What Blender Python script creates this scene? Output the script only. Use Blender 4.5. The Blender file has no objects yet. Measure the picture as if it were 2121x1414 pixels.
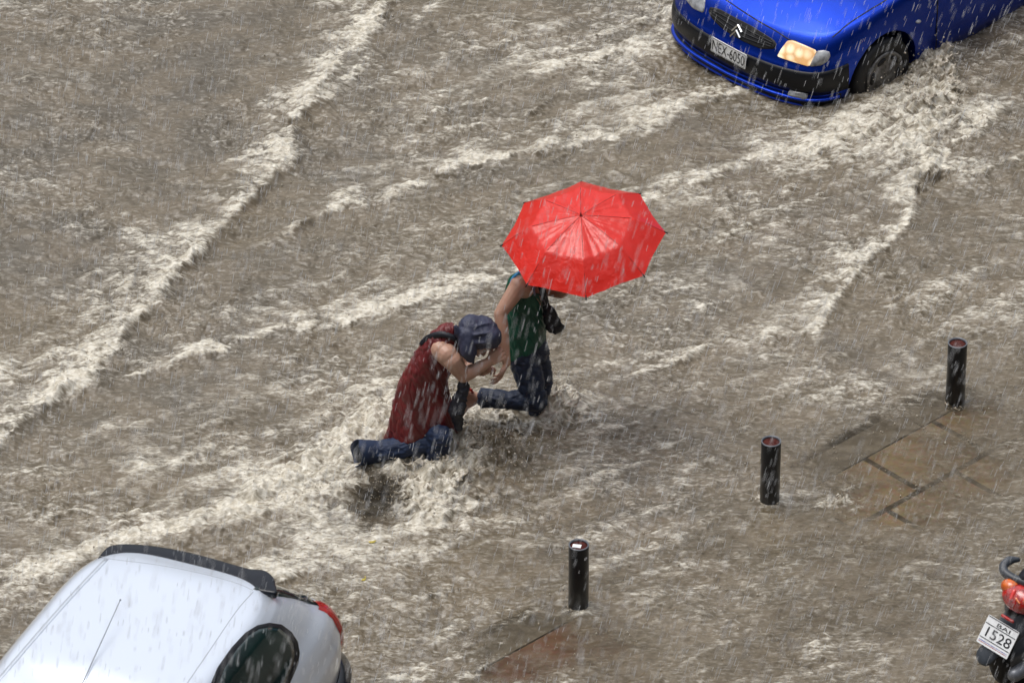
import bpy, bmesh, math, random
import numpy as np
from mathutils import Vector, Matrix
from mathutils.bvhtree import BVHTree
R = math.radians
random.seed(7)
rng = np.random.default_rng(7)
sc = bpy.context.scene
col = sc.collection

# ------------------------------------------------------------------ camera, sky, light
PITCH = R(33.0); DIST = 40.6; FPX = 13000.0; PW, PH = 2121.0, 1414.0
cd = bpy.data.cameras.new('camera'); cam = bpy.data.objects.new('camera', cd); col.objects.link(cam)
cam.location = (0, -DIST*math.cos(PITCH), DIST*math.sin(PITCH))
cam.rotation_euler = (R(90)-PITCH, 0, 0)
cd.sensor_width = 36; cd.lens = FPX/PW*36; cd.clip_start = .5; cd.clip_end = 1000
cd.dof.use_dof = True; cd.dof.focus_distance = 40.9; cd.dof.aperture_fstop = 5.0
sc.camera = cam
CAM = Vector(cam.location); ROT = Matrix.Rotation(R(90)-PITCH, 3, 'X')

w = bpy.data.worlds.new('World'); sc.world = w; w.use_nodes = True
nt = w.node_tree; N = nt.nodes; L = nt.links
SUN_EL, SUN_ROT = R(74), R(-80)        # high, to the left
bg = N['Background']; sky = N.new('ShaderNodeTexSky'); sky.sky_type = 'NISHITA'; sky.sun_disc = False
sky.sun_elevation = SUN_EL; sky.sun_rotation = SUN_ROT; sky.dust_density = 4; sky.air_density = 1.0; sky.ozone_density = 1
# overcast: the blue of the sky is mostly washed out, zenith about three times brighter than the skyline
hsv = N.new('ShaderNodeHueSaturation'); hsv.inputs['Saturation'].default_value = .32
tc = N.new('ShaderNodeTexCoord'); sep = N.new('ShaderNodeSeparateXYZ'); mr = N.new('ShaderNodeMapRange')
mr.inputs[1].default_value = 0.15; mr.inputs[2].default_value = .85; mr.inputs[3].default_value = .06; mr.inputs[4].default_value = 1.6
mr.interpolation_type = 'SMOOTHSTEP'
mul = N.new('ShaderNodeMix'); mul.data_type = 'RGBA'; mul.blend_type = 'MULTIPLY'; mul.inputs[0].default_value = 1
L.new(tc.outputs['Generated'], sep.inputs[0])
# the street's own house row behind the photographer takes the light from that side: sky darker to the south
ma = N.new('ShaderNodeMath'); ma.operation = 'MULTIPLY_ADD'; ma.inputs[1].default_value = .30; L.new(sep.outputs['Y'], ma.inputs[0]); L.new(sep.outputs['Z'], ma.inputs[2]); L.new(ma.outputs[0], mr.inputs[0])
L.new(sky.outputs[0], hsv.inputs['Color']); L.new(hsv.outputs[0], mul.inputs[6]); L.new(mr.outputs[0], mul.inputs[7])
L.new(mul.outputs[2], bg.inputs[0]); bg.inputs[1].default_value = .13
sd = bpy.data.lights.new('sun', 'SUN'); sd.energy = .8; sd.angle = R(40); sd.color = (1, .97, .92)
sun = bpy.data.objects.new('sun', sd); col.objects.link(sun)
sun.rotation_euler = (-(R(90)-SUN_EL), 0, R(80))
sc.view_settings.view_transform = 'Standard'; sc.view_settings.look = 'None'; sc.view_settings.exposure = 0.06
sc.cycles.transparent_max_bounces = 24
sc.cycles.use_denoising = True

# ------------------------------------------------------------------ helpers
def ray(u, v):
    return (ROT @ Vector(((u-PW/2)/FPX, -(v-PH/2)/FPX, -1))).normalized()
def at(u, v, z=0.0):                      # a point of the place at height z, read off the photograph
    d = ray(u, v); return CAM + d*((z-CAM.z)/d.z)
def aty(u, v, Y):                         # same, on the upright plane y = Y
    d = ray(u, v); return CAM + d*((Y-CAM.y)/d.y)
VIEW = ROT @ Vector((0, 0, 1))            # towards the photographer

def empty(name, loc, rz=0, label=None, cat=None, group=None):
    o = bpy.data.objects.new(name, None); col.objects.link(o); o.empty_display_size = .2
    o.location = loc; o.rotation_euler = (0, 0, rz)
    o.matrix_world = Matrix.Translation(loc) @ Matrix.Rotation(rz, 4, 'Z')
    if label: o['label'] = label; o['category'] = cat
    if group: o['group'] = group
    return o
ROOTM = {}
def root_matrix(o):
    while o.parent: o = o.parent
    return Matrix.Translation(o.location) @ Matrix.Rotation(o.rotation_euler.z, 4, 'Z')
def link(name, me, mat=None, parent=None, smooth=True):
    """me is in world coordinates"""
    o = bpy.data.objects.new(name, me); col.objects.link(o)
    if mat and not me.materials: me.materials.append(mat)
    if smooth: me.polygons.foreach_set('use_smooth', [True]*len(me.polygons))
    if parent:
        me.transform(root_matrix(parent).inverted()); o.parent = parent
    return o
def tag(o, label=None, cat=None, group=None, kind=None):
    if label: o['label'] = label
    if cat: o['category'] = cat
    if group: o['group'] = group
    if kind: o['kind'] = kind
    return o
def mesh_from(verts, faces, name='m'):
    me = bpy.data.meshes.new(name); me.from_pydata([tuple(v) for v in verts], [], faces); me.update(); return me
def fix_normals(me):
    bm = bmesh.new(); bm.from_mesh(me); bmesh.ops.recalc_face_normals(bm, faces=bm.faces); bm.to_mesh(me); bm.free(); return me
def bake(me, mods, keep=False):
    o = bpy.data.objects.new('tmp', me); col.objects.link(o)
    for kind, props in mods:
        m = o.modifiers.new(kind, kind)
        for k, v in props.items(): setattr(m, k, v)
    dg = bpy.context.evaluated_depsgraph_get()
    r = bpy.data.meshes.new_from_object(o.evaluated_get(dg))
    bpy.data.objects.remove(o); return r

class PB:                                   # polygon bag
    def __init__(s): s.v = []; s.f = []
    def add(s, vs, fs):
        n = len(s.v); s.v += [Vector(v) for v in vs]; s.f += [tuple(i+n for i in f) for f in fs]; return s
    def grid(s, rows, closed=False, cap=False):
        n = len(s.v); m = len(rows[0])
        for r in rows: s.v += [Vector(p) for p in r]
        for i in range(len(rows)-1):
            for j in range(m if closed else m-1):
                k = (j+1) % m
                s.f.append((n+i*m+j, n+i*m+k, n+(i+1)*m+k, n+(i+1)*m+j))
        if cap:
            s.f.append(tuple(n+j for j in range(m))[::-1]); s.f.append(tuple(n+(len(rows)-1)*m+j for j in range(m)))
        return s
    def box(s, c, sx, sy, sz, M=None):
        vs = [Vector((c[0]+a*sx/2, c[1]+b*sy/2, c[2]+d*sz/2)) for a in (-1, 1) for b in (-1, 1) for d in (-1, 1)]
        if M: vs = [M @ v for v in vs]
        return s.add(vs, [(0,1,3,2),(4,6,7,5),(0,4,5,1),(2,3,7,6),(0,2,6,4),(1,5,7,3)])
    def capsule(s, p0, r0, p1, r1, seg=14, sq=None, up=None):
        p0 = Vector(p0); p1 = Vector(p1); ax = p1-p0
        if ax.length < 1e-6: ax = Vector((0, 0, 1e-5))
        a = ax.normalized(); u = a.cross(Vector(up) if up else Vector((.3, .95, .1))).normalized(); w_ = a.cross(u)
        k1, k2 = sq or (1, 1); rows = []
        for ph in (-80, -60, -35, -10): rows.append((p0+a*r0*math.sin(R(ph)), r0*math.cos(R(ph))))
        for q in (.25, .5, .75): rows.append((p0.lerp(p1, q), r0+(r1-r0)*q))
        for ph in (10, 35, 60, 80): rows.append((p1+a*r1*math.sin(R(ph)), r1*math.cos(R(ph))))
        return s.grid([[c+u*(k1*r*math.cos(2*math.pi*j/seg))+w_*(k2*r*math.sin(2*math.pi*j/seg)) for j in range(seg)] for c, r in rows], True, True)
    def ball(s, c, rx, ry=None, rz=None, M=None, seg=14):
        ry = ry or rx; rz = rz or rx; M = M or Matrix.Identity(3); rows = []
        for i in range(9):
            ph = R(-85+170*i/8)
            rows.append([Vector(c)+M @ Vector((rx*math.cos(ph)*math.cos(t), ry*math.cos(ph)*math.sin(t), rz*math.sin(ph))) for t in [2*math.pi*j/seg for j in range(seg)]])
        return s.grid(rows, True, True)
    def tube(s, pts, r, seg=8):
        pts = [Vector(p) for p in pts]; rows = []; rs = r if isinstance(r, (list, tuple)) else [r]*len(pts)
        for i, p in enumerate(pts):
            t = (pts[min(i+1, len(pts)-1)]-pts[max(i-1, 0)]).normalized()
            u = t.cross(Vector((.21, .3, .93))).normalized(); w_ = t.cross(u)
            rows.append([p+u*(rs[i]*math.cos(2*math.pi*j/seg))+w_*(rs[i]*math.sin(2*math.pi*j/seg)) for j in range(seg)])
        return s.grid(rows, True, True)
    def lathe(s, o, ax, prof, seg=40, cap=True):
        o = Vector(o); ax = Vector(ax).normalized(); u = ax.orthogonal().normalized(); w_ = ax.cross(u)
        return s.grid([[o+ax*h+u*(r*math.cos(2*math.pi*j/seg))+w_*(r*math.sin(2*math.pi*j/seg)) for j in range(seg)] for h, r in prof], True, cap)
    def mesh(s, name='m'): return fix_normals(mesh_from(s.v, s.f, name))
    def blob(s, vox=.006, it=4, sm=.5):
        me = mesh_from(s.v, s.f)
        return bake(me, [('REMESH', dict(mode='VOXEL', voxel_size=vox)), ('SMOOTH', dict(iterations=it, factor=sm))])

def catmull(pts, n):
    pts = [Vector(p) for p in pts]; P = [2*pts[0]-pts[1]]+pts+[2*pts[-1]-pts[-2]]; out = []
    for i in range(n):
        t = i/(n-1)*(len(pts)-1); k = min(int(t), len(pts)-2); f = t-k; a, b, c, d = P[k:k+4]
        out.append(.5*((2*b)+(c-a)*f+(2*a-5*b+4*c-d)*f*f+(3*b-a-3*c+d)*f**3))
    return out

# ------------------------------------------------------------------ numpy noise
def perlin(x, y, seed=0):
    r = np.random.default_rng(seed+991); p = r.permutation(256).astype(np.int32); p = np.concatenate([p, p])
    ang = r.random(256)*2*np.pi; gx = np.cos(ang).astype(np.float32); gy = np.sin(ang).astype(np.float32)
    xi = np.floor(x).astype(np.int32); yi = np.floor(y).astype(np.int32)
    xf = (x-xi).astype(np.float32); yf = (y-yi).astype(np.float32); xi &= 255; yi &= 255
    u = xf*xf*xf*(xf*(xf*6-15)+10); v = yf*yf*yf*(yf*(yf*6-15)+10)
    def g(ix, iy, dx, dy):
        h = p[p[ix & 255]+(iy & 255)]; return gx[h]*dx+gy[h]*dy
    a = g(xi, yi, xf, yf); b = g(xi+1, yi, xf-1, yf); c = g(xi, yi+1, xf, yf-1); d = g(xi+1, yi+1, xf-1, yf-1)
    return 1.5*((a+u*(b-a))+v*((c+u*(d-c))-(a+u*(b-a))))
def fbm(x, y, o=4, seed=0, gain=.5):
    s = 0; a = 1.0
    for i in range(o):
        s = s+a*perlin(x*2**i+i*17.3, y*2**i-i*9.1, seed+i*7); a *= gain
    return s
def sstep(a, b, x):
    t = np.clip((x-a)/(b-a), 0, 1); return t*t*(3-2*t)
def wrinkle(me, amp, sc_, seed=0, o=3):
    n = len(me.vertices); co = np.empty(n*3, np.float32); no = np.empty(n*3, np.float32)
    me.vertices.foreach_get('co', co); me.vertex_normals.foreach_get('vector', no); co = co.reshape(-1, 3); no = no.reshape(-1, 3)
    sx, sy, sz = sc_
    q = fbm((co[:, 0]*sx+co[:, 2]*3.1)+50, co[:, 2]*sz+co[:, 1]*sy+50, o, seed)
    q = np.abs(q)*-1.4+.3
    co += no*(q*amp)[:, None]; me.vertices.foreach_set('co', co.ravel()); me.update(); return me

# ------------------------------------------------------------------ materials
def mat(name, base=(.5, .5, .5), rough=.5, metal=0, coat=0, var=None, vscale=20, bump=0, bscale=60, sss=0, emis=None, stretch=(1, 1, 1), alpha=None, spec=.5, trans=0):
    m = bpy.data.materials.new(name); m.use_nodes = True; t = m.node_tree; b = t.nodes['Principled BSDF']
    b.inputs['Base Color'].default_value = (*base, 1); b.inputs['Roughness'].default_value = rough; b.inputs['Metallic'].default_value = metal
    b.inputs['Coat Weight'].default_value = coat; b.inputs['Coat Roughness'].default_value = .08; b.inputs['Specular IOR Level'].default_value = spec
    b.inputs['Transmission Weight'].default_value = trans
    if sss: b.inputs['Subsurface Weight'].default_value = sss; b.inputs['Subsurface Radius'].default_value = (.02, .008, .004)
    if emis: b.inputs['Emission Color'].default_value = (*emis[0], 1); b.inputs['Emission Strength'].default_value = emis[1]
    tc = t.nodes.new('ShaderNodeTexCoord'); mp = t.nodes.new('ShaderNodeMapping'); mp.inputs['Scale'].default_value = stretch
    t.links.new(tc.outputs['Object'], mp.inputs[0])
    if var:
        n = t.nodes.new('ShaderNodeTexNoise'); n.inputs['Scale'].default_value = vscale; n.inputs['Detail'].default_value = 5
        r = t.nodes.new('ShaderNodeValToRGB'); r.color_ramp.elements[0].color = (*base, 1); r.color_ramp.elements[1].color = (*var, 1)
        r.color_ramp.elements[0].position = .35; r.color_ramp.elements[1].position = .68
        t.links.new(mp.outputs[0], n.inputs['Vector']); t.links.new(n.outputs['Fac'], r.inputs[0]); t.links.new(r.outputs[0], b.inputs['Base Color'])
    if bump:
        n = t.nodes.new('ShaderNodeTexNoise'); n.inputs['Scale'].default_value = bscale; n.inputs['Detail'].default_value = 4
        bp = t.nodes.new('ShaderNodeBump'); bp.inputs['Strength'].default_value = bump; bp.inputs['Distance'].default_value = .01
        t.links.new(mp.outputs[0], n.inputs['Vector']); t.links.new(n.outputs['Fac'], bp.inputs['Height']); t.links.new(bp.outputs[0], b.inputs['Normal'])
    if alpha is not None: b.inputs['Alpha'].default_value = alpha
    return m
M_black = mat('black_plastic', (.009, .010, .013), .35, bump=.1, spec=.25)
M_gap = mat('dark_gap', (.006, .006, .008), .6)
M_rubber = mat('rubber', (.012, .012, .013), .55, bump=.3, bscale=120)
M_bollard = mat('bollard_paint', (.008, .010, .014), .3, coat=.2, spec=.3, var=(.018, .021, .027), vscale=9, bump=.25, bscale=45, stretch=(1, 1, .3))
M_rust = mat('rusty_cap', (.06, .017, .015), .9, spec=.05, var=(.10, .03, .025), vscale=30, bump=.3)
M_rim = mat('worn_rim', (.16, .17, .19), .35, metal=.4)
M_white = mat('white_plate', (.85, .87, .88), .4)
M_ink = mat('black_ink', (.01, .01, .012), .4)
M_silver = mat('silver_paint', (.76, .82, .91), .33, metal=.5, coat=.8, bump=.02, bscale=300)
M_blue = mat('blue_paint', (.002, .034, .40), .34, metal=.85, coat=.3, var=(.003, .046, .50), vscale=160, bump=.12, bscale=420)
M_glass = mat('dark_glass', (.008, .016, .016), .06, coat=.6, var=(.01, .03, .028), vscale=4)
M_chrome = mat('chrome', (.75, .77, .8), .15, metal=1)
M_redlens = mat('red_lens', (.55, .018, .012), .15, coat=.8, var=(.25, .01, .01), vscale=25)
M_orlens = mat('orange_lens', (.75, .16, .01), .15, coat=.8, var=(.5, .08, .01), vscale=25)
M_clear = mat('clear_lens', (.42, .44, .46), .12, coat=.8, var=(.12, .12, .13), vscale=14)

# ------------------------------------------------------------------ the flood water
def flood_material():
    m = bpy.data.materials.new('flood_water'); m.use_nodes = True; t = m.node_tree; b = t.nodes['Principled BSDF']; out = t.nodes['Material Output']
    nn = t.nodes.new; lk = t.links.new
    def attr(n): a = nn('ShaderNodeAttribute'); a.attribute_name = n; return a.outputs['Fac']
    def math_(op, a, c, cl=False):
        q = nn('ShaderNodeMath'); q.operation = op; q.use_clamp = cl
        for i, s in enumerate((a, c)):
            if isinstance(s, (int, float)): q.inputs[i].default_value = s
            else: lk(s, q.inputs[i])
        return q.outputs[0]
    def mixc(f, a, c):
        q = nn('ShaderNodeMix'); q.data_type = 'RGBA'
        if isinstance(f, float): q.inputs[0].default_value = f
        else: lk(f, q.inputs[0])
        for i, s in ((6, a), (7, c)):
            if isinstance(s, tuple): q.inputs[i].default_value = (*s, 1)
            else: lk(s, q.inputs[i])
        return q.outputs[2]
    def noise(sx, sy, det=5, rough=.6, dist=0, rot=0):
        tc = nn('ShaderNodeTexCoord'); mp = nn('ShaderNodeMapping'); mp.inputs['Scale'].default_value = (sx, sy, 6); mp.inputs['Rotation'].default_value = (0, 0, rot)
        n = nn('ShaderNodeTexNoise'); n.inputs['Scale'].default_value = 1; n.inputs['Detail'].default_value = det; n.inputs['Roughness'].default_value = rough; n.inputs['Distortion'].default_value = dist
        lk(tc.outputs['Object'], mp.inputs[0]); lk(mp.outputs[0], n.inputs[0]); return n.outputs['Fac']
    def mapr(v, a, c, d=0, e=1):
        q = nn('ShaderNodeMapRange'); q.interpolation_type = 'SMOOTHSTEP'; lk(v, q.inputs[0])
        for i, s in enumerate((a, c, d, e)): q.inputs[i+1].default_value = s
        return q.outputs[0]
    foam = attr('foam'); shallow = attr('shallow'); silt_shade = attr('silt_shade'); chop = attr('chop')
    n1 = noise(9, 26, 6, .62, .6, .12); n2 = noise(24, 60, 5, .65, .4, .05); n3 = noise(2.2, 4, 3, .5)
    tot = math_('ADD', foam, math_('MULTIPLY', chop, math_('ADD', math_('MULTIPLY', math_('SUBTRACT', n1, .5), 1.5), math_('MULTIPLY', math_('SUBTRACT', n2, .5), 1.15))))
    f = mapr(tot, .18, 1.25)
    mud = mixc(mapr(n1, .35, .65), (.112, .088, .053), (.178, .147, .100))
    mud = mixc(silt_shade, mud, (.104, .090, .068))
    mud = mixc(mapr(n3, .4, .62, 0, .5), mud, (.205, .165, .112))
    n4 = noise(17, 44, 5, .68, .3, -.10); mud = mixc(math_('MULTIPLY', chop, mapr(n4, .52, .68, 0, .55), True), mud, (.43, .405, .35)); mud = mixc(mapr(n4, .50, .36, 0, .4), mud, (.07, .056, .038))
    cream = mixc(mapr(n2, .38, .62), (.47, .42, .325), (.74, .705, .61))
    c = mixc(f, mud, cream)
    lk(c, b.inputs['Base Color'])
    lk(mapr(f, 0, 1, .14, .38), b.inputs['Roughness'])
    b.inputs['Specular IOR Level'].default_value = .38
    bp = nn('ShaderNodeBump'); bp.inputs['Strength'].default_value = .34; bp.inputs['Distance'].default_value = .022
    h = math_('ADD', math_('MULTIPLY', n1, .8), math_('MULTIPLY', n2, .45)); lk(h, bp.inputs['Height']); lk(bp.outputs[0], b.inputs['Normal'])
    tr = nn('ShaderNodeBsdfTransparent'); tr.inputs[0].default_value = (.80, .72, .60, 1)
    ms = nn('ShaderNodeMixShader')
    lk(math_('MULTIPLY', shallow, math_('SUBTRACT', 1.0, f), True), ms.inputs[0]); lk(b.outputs[0], ms.inputs[1]); lk(tr.outputs[0], ms.inputs[2])
    lk(ms.outputs[0], out.inputs[0]); return m

# crests of the flood: (polyline from upper right to lower left in photo pixels, height, width behind, width in front, foam, foam width behind, foam width in front)
RIDGES = [
 ([(840,-80),(800,0),(762,50),(705,120),(645,200),(600,285),(572,345),(515,420),(445,480),(395,535),(345,590),(300,640),(235,712),(180,770),(110,822),(50,872),(-20,925),(-120,990)], .15, .30, .028, 1.2, .40, .05),
 ([(960,-40),(850,50),(780,100),(700,180),(640,250)], .03, .15, .1, .5, .12, .08),
 ([(1600,180),(1480,200),(1400,215),(1330,262),(1200,295),(1050,325),(950,345),(880,370),(800,402),(700,430),(610,465),(540,500)], .085, .16, .07, 1.15, .16, .06),
 ([(1160,520),(1060,560),(900,608),(760,650),(640,668),(560,680),(500,708),(420,738),(300,768),(180,803),(90,850)], .06, .13, .06, 1.0, .12, .05),
 ([(900,880),(800,905),(720,930),(660,948),(600,985),(545,1022),(480,1072),(400,1092),(300,1110),(200,1140),(90,1185),(-30,1230)], .10, .28, .05, 1.1, .30, .06),
 ([(2200,318),(2080,335),(1980,352),(1925,345),(1890,400),(1880,455),(1830,515),(1775,555),(1735,610),(1705,660),(1690,720)], .08, .16, .025, 1.05, .20, .03),
 ([(1830,235),(1760,275),(1690,300),(1600,312),(1500,350),(1420,385),(1300,430),(1180,470)], .07, .2, .10, .85, .2, .09),
 ([(1440,60),(1370,90),(1270,110),(1150,135),(1060,160)], .05, .2, .08, .68, .22, .08),
 ([(1460,170),(1380,200),(1290,235),(1240,250)], .03, .1, .05, .45, .1, .05),
 ([(1700,460),(1580,470),(1430,500),(1300,560)], .02, .1, .1, .30, .12, .1),
 ([(1680,665),(1560,700),(1430,735),(1280,790),(1180,830)], .035, .12, .07, .45, .12, .06),
 ([(2121,210),(2040,240),(2000,290),(1960,320),(1950,360)], .07, .3, .03, 1.0, .3, .03),
 ([(1890,805),(1840,815),(1800,825)], .05, .06, .03, .4, .06, .03),
 ([(1640,880),(1560,890),(1440,910),(1300,950)], .02, .1, .06, .3, .1, .06),
 ([(700,1150),(620,1190),(560,1215),(480,1240)], .06, .2, .04, .8, .25, .05),
 ([(1160,1240),(1110,1262),(1080,1290),(1040,1340),(1000,1385),(960,1430)], .05, .10, .02, .75, .10, .02),
 ([(980,1395),(900,1400),(800,1405),(700,1420)], .04, .15, .08, .8, .15, .08),
 ([(1120,845),(1060,842),(1000,850),(940,880),(900,905)], .10, .14, .10, .8, .14, .12),
 ([(560,930),(450,945),(330,960),(200,985)], .03, .14, .08, .55, .15, .08),
 ([(440,505),(400,540),(372,575)], .22, .10, .02, .5, .1, .03),
 ([(362,575),(335,602),(312,628)], .18, .08, .02, .4, .1, .03),
 ([(180,778),(118,822),(60,862)], .18, .10, .02, .5, .1, .03),
 ([(1935,338),(1945,362),(1925,385)], .20, .10, .02, .5, .1, .03),
 ([(690,925),(650,945),(600,982)], .18, .12, .02, .5, .12, .03),
 ([(1105,1250),(1085,1280),(1055,1325)], .12, .08, .02, .5, .08, .03),
 ([(470,830),(380,850),(250,880),(120,900)], .02, .12, .08, .3, .12, .08),
]
# patches: centre, radii in photo pixels, foam, height
PATCH = [(1890,240,115,75,.6,.05),(1938,140,40,55,.4,.09),(1850,330,140,55,.45,.02),(1720,290,130,50,.3,.0),(860,840,120,60,.8,.03),(760,900,130,60,.6,.03),(650,1010,140,60,.9,.03),
 (880,1000,100,80,.8,.05),(960,960,90,70,.35,.09),(1140,840,70,35,.85,.08),(560,1080,130,50,.5,.02),(330,1130,200,60,.3,.02),(700,1140,150,60,.55,.02),(560,1190,60,30,.5,.02),
 (1060,885,60,35,.6,.02),(1165,850,40,28,.8,.03),(1740,1040,60,22,.75,.03),(1600,1030,40,20,.4,.02),(1985,835,38,18,.4,.01),(1200,1262,50,20,.4,.02),(440,500,120,60,.25,.0),(1300,200,220,70,.18,.0),
 (1150,110,150,60,.3,.0),(1380,40,60,60,.45,.03),(620,790,180,50,.2,.0),(420,1000,200,60,.25,.0),(900,1100,200,50,.25,.0),(1230,270,150,40,.2,.0),(1500,420,250,60,.14,.0),(830,420,200,60,.18,0),
 (230,230,380,300,-.36,0),(60,700,120,200,-.1,0),(1000,620,200,60,.12,0),(785,1032,55,50,-1.3,-.05),(1050,955,48,35,-.7,.06),(900,1060,120,50,.5,.02),(930,930,50,30,.4,.05),(1450,150,120,45,-.5,-.03),(2050,150,110,60,-.25,0),
 (1930,372,34,10,-1.2,-.05),(620,960,45,14,-.9,-.03),(1000,1010,130,60,-.25,.0),(1880,1230,250,160,-.1,0),(1450,700,250,150,-.06,0)]
KERB = [at(980,1420), at(2300,692)]          # line of the bollards' feet and inner kerb edge
kd = (KERB[1]-KERB[0]); kd.z = 0; kd.normalize()
KA = math.atan2(kd.y, kd.x)
K0 = at(1198,1262)

def water_fields(X, Y):
    sh = X.shape; X = X.ravel().astype(np.float32); Y = Y.ravel().astype(np.float32)
    near = (np.abs(X) < 6) & (np.abs(Y) < 8)
    wx = .10*fbm(X*1.6, Y*1.6, 2, 5); wy = .10*fbm(X*1.6+9, Y*1.6, 2, 6)
    Z = .018*fbm((X+wx)*1.3, (Y+wy)*1.9, 2, 1)
    CH = .75+.60*sstep(-.45, .45, fbm(X*.75+31, Y*1.0+.3*X, 3, 91)); CH = CH.astype(np.float32)
    rip = fbm((X+wx+.3*Y)*5.5, (Y+wy)*9, 4, 2, .62)
    Z += CH*.013*rip+CH*.0035*fbm((X+.25*Y)*13, (Y+wy)*30, 3, 3, .55)
    F = .17+.22*fbm(X*.9+3, Y*1.1, 3, 11)+CH*(.20*rip+.12*fbm((X+wx)*7,(Y+wy)*20,3,12))
    fa = R(33); al = X*math.cos(fa)+Y*math.sin(fa)+.5*wx; ac = -X*math.sin(fa)+Y*math.cos(fa)+.9*wy+.12*fbm(X*.7, Y*.7, 2, 95)
    flow = 1-np.abs(fbm(al*.55, ac*3.4, 3, 93, .55))*2.2; flow2 = fbm(al*1.3, ac*7, 3, 94, .6)
    F += .26*np.clip(flow, -.6, 1)*(.6+.5*CH)+.16*flow2-.06; Z += .010*flow
    S = np.clip(.45+.7*fbm(X*.8, Y*.8+4, 3, 21)-.15+.75*np.exp(-(((X+2.9)/1.6)**2+((Y-3.2)/2.4)**2)), 0, 1)*.8  # random silt, plus upper-left shading painted into the water colour
    lump = fbm(X*9, Y*12, 3, 31, .5); rag = fbm(X*6, Y*7, 4, 41, .62); bill = np.abs(fbm(X*8+2, Y*11, 4, 51, .6))
    for i, (pts, A, wu, wd, fo, fu, fd) in enumerate(RIDGES):
        A0 = A; A = A*(.50 if len(pts) < 5 else .34); wd = max(wd, .035 if len(pts) < 5 else .06)
        P = [at(*p) for p in pts]; P = np.array([(p.x, p.y) for p in catmull(P, len(P)*2)], np.float32)
        m = 1.3; idx = np.where((X > P[:, 0].min()-m) & (X < P[:, 0].max()+m) & (Y > P[:, 1].min()-m) & (Y < P[:, 1].max()+m))[0]
        wid = .6+.9*np.abs(perlin(X[idx]*1.3+i, Y[idx]*1.3, 500+i)); x = X[idx]+.06*rag[idx]*wid; y = Y[idx]+.09*rag[idx]*wid
        best = np.full(len(idx), 9., np.float32); sg = np.zeros(len(idx), np.float32); ar = np.zeros(len(idx), np.float32); tot = 0
        for a, b in zip(P[:-1], P[1:]):
            d = b-a; l = np.hypot(*d); d = d/l; px = x-a[0]; py = y-a[1]
            t = np.clip(px*d[0]+py*d[1], 0, l); qx = px-t*d[0]; qy = py-t*d[1]; r = np.hypot(qx, qy)
            c = r < best; best[c] = r[c]; sg[c] = np.sign(d[0]*py-d[1]*px)[c]; ar[c] = (tot+t)[c]; tot += l
        end = sstep(0, .35, ar)*sstep(0, .35, tot-ar)
        mod = np.clip(.75+.75*perlin(ar*1.7+i*9, ar*0+i*3.3, 60+i), .42, 1.4)
        up = sg < 0; s = best
        s = s/np.where(up, wid, 1); hu = np.exp(-(s/wu)**1.6); hd = np.exp(-(s/wd)**2)
        wd2 = wd*(1+3.5*sstep(-.1, .35, perlin(ar*1.3+i*5, ar*0+i*1.7, 700+i))*(A0 > .06)); hd = np.exp(-(s/wd2)**2)
        Z[idx] += A*end*mod*np.where(up, hu, hd)
        fm = np.where(up, .62*np.exp(-s/(.16*fu+.02))+.62*np.exp(-(s/fu)**1.6), 1.24*np.exp(-(s/(.5*fd+.25*wd2))**2))*fo*end*np.clip(.55+.6*mod+.35*bill[idx], .25, 1.35)
        patch = .62+.75*fbm(X[idx]*2.6+i, Y[idx]*3.2, 2, 300+i)+.5*fbm(X[idx]*8, Y[idx]*16, 2, 400+i)
        F[idx] += .92*fm*np.clip(patch+.5*(bill[idx]-.5), .42, 1.15)
        if A0 > .06:
            Z[idx] += np.clip(fm, 0, 1)*(.016*lump[idx])
            # scoured trough right in front of the crest
            Z[idx] -= np.where(up, 0, .35*A*end*mod*np.exp(-((s-wd*3)/(wd*2.2))**2)); F[idx] -= np.where(up, 0, .35*end*mod*np.exp(-((s-wd*3.5)/(wd*2.5))**2))
    for (cx, cy, rx, ry, fo, h) in PATCH:
        c = at(cx, cy); ex = (at(cx+rx, cy)-c).x; ey = (at(cx, cy-ry)-c).y
        q = ((X+.06*rag-c.x)/ex)**2+((Y+.09*rag-c.y)/ey)**2; g = np.exp(-q)
        F += fo*.8*g*(np.clip(.8+.8*bill, 0, 1.6) if fo > 0 else 1); Z += h*g*(1+.5*lump)
        if h > .02: Z += g*.018*lump
    # signed distance from the kerb: positive on the pavement
    nx, ny = kd.y, -kd.x
    D = (X-K0.x)*nx+(Y-K0.y)*ny; Al = (X-K0.x)*kd.x+(Y-K0.y)*kd.y
    Dn = D+.10*rag
    pv = sstep(-.35, .15, Dn)
    Z = Z*(1-.55*pv*(F < .9))+.0*pv
    ripd = fbm(D*9, Al*3.2+2*wx, 4, 71, .6)
    Z += pv*.010*ripd; F += pv*(.16*ripd-.05)
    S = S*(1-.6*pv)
    SH = pv*.22*sstep(-.1, .5, fbm(X*1.1+7, Y*1.1, 2, 81)+.25)
    for (cx, cy, rx, ry, a) in [(785,1030,52,60,.78),(1830,935,150,85,.80),(1960,860,110,50,.75),(1860,1040,150,60,.78),(1105,1330,120,65,.88),(1070,1375,80,55,.75),(2010,980,90,60,.6),(1250,1330,80,60,.35),(1700,960,70,40,.5)]:
        c = at(cx, cy); ex = (at(cx+rx, cy)-c).x; ey = (at(cx, cy-ry)-c).y
        g = np.exp(-(((X+.05*rag-c.x)/ex)**2+((Y+.07*rag-c.y)/ey)**2)**1.5)
        SH = np.maximum(SH, a*g*((D > -.32) | (cy == 1030))); F -= .25*g
    SH *= np.where(X < -.4, 1, sstep(-.30, -.2, D)); SH = np.clip(SH*(.98+.40*fbm(X*4, Y*9, 3, 85)), 0, .88)
    return [a.reshape(sh).astype(np.float32) for a in (Z, np.clip(F, -.6, 1.3), SH, S, CH)]

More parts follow.
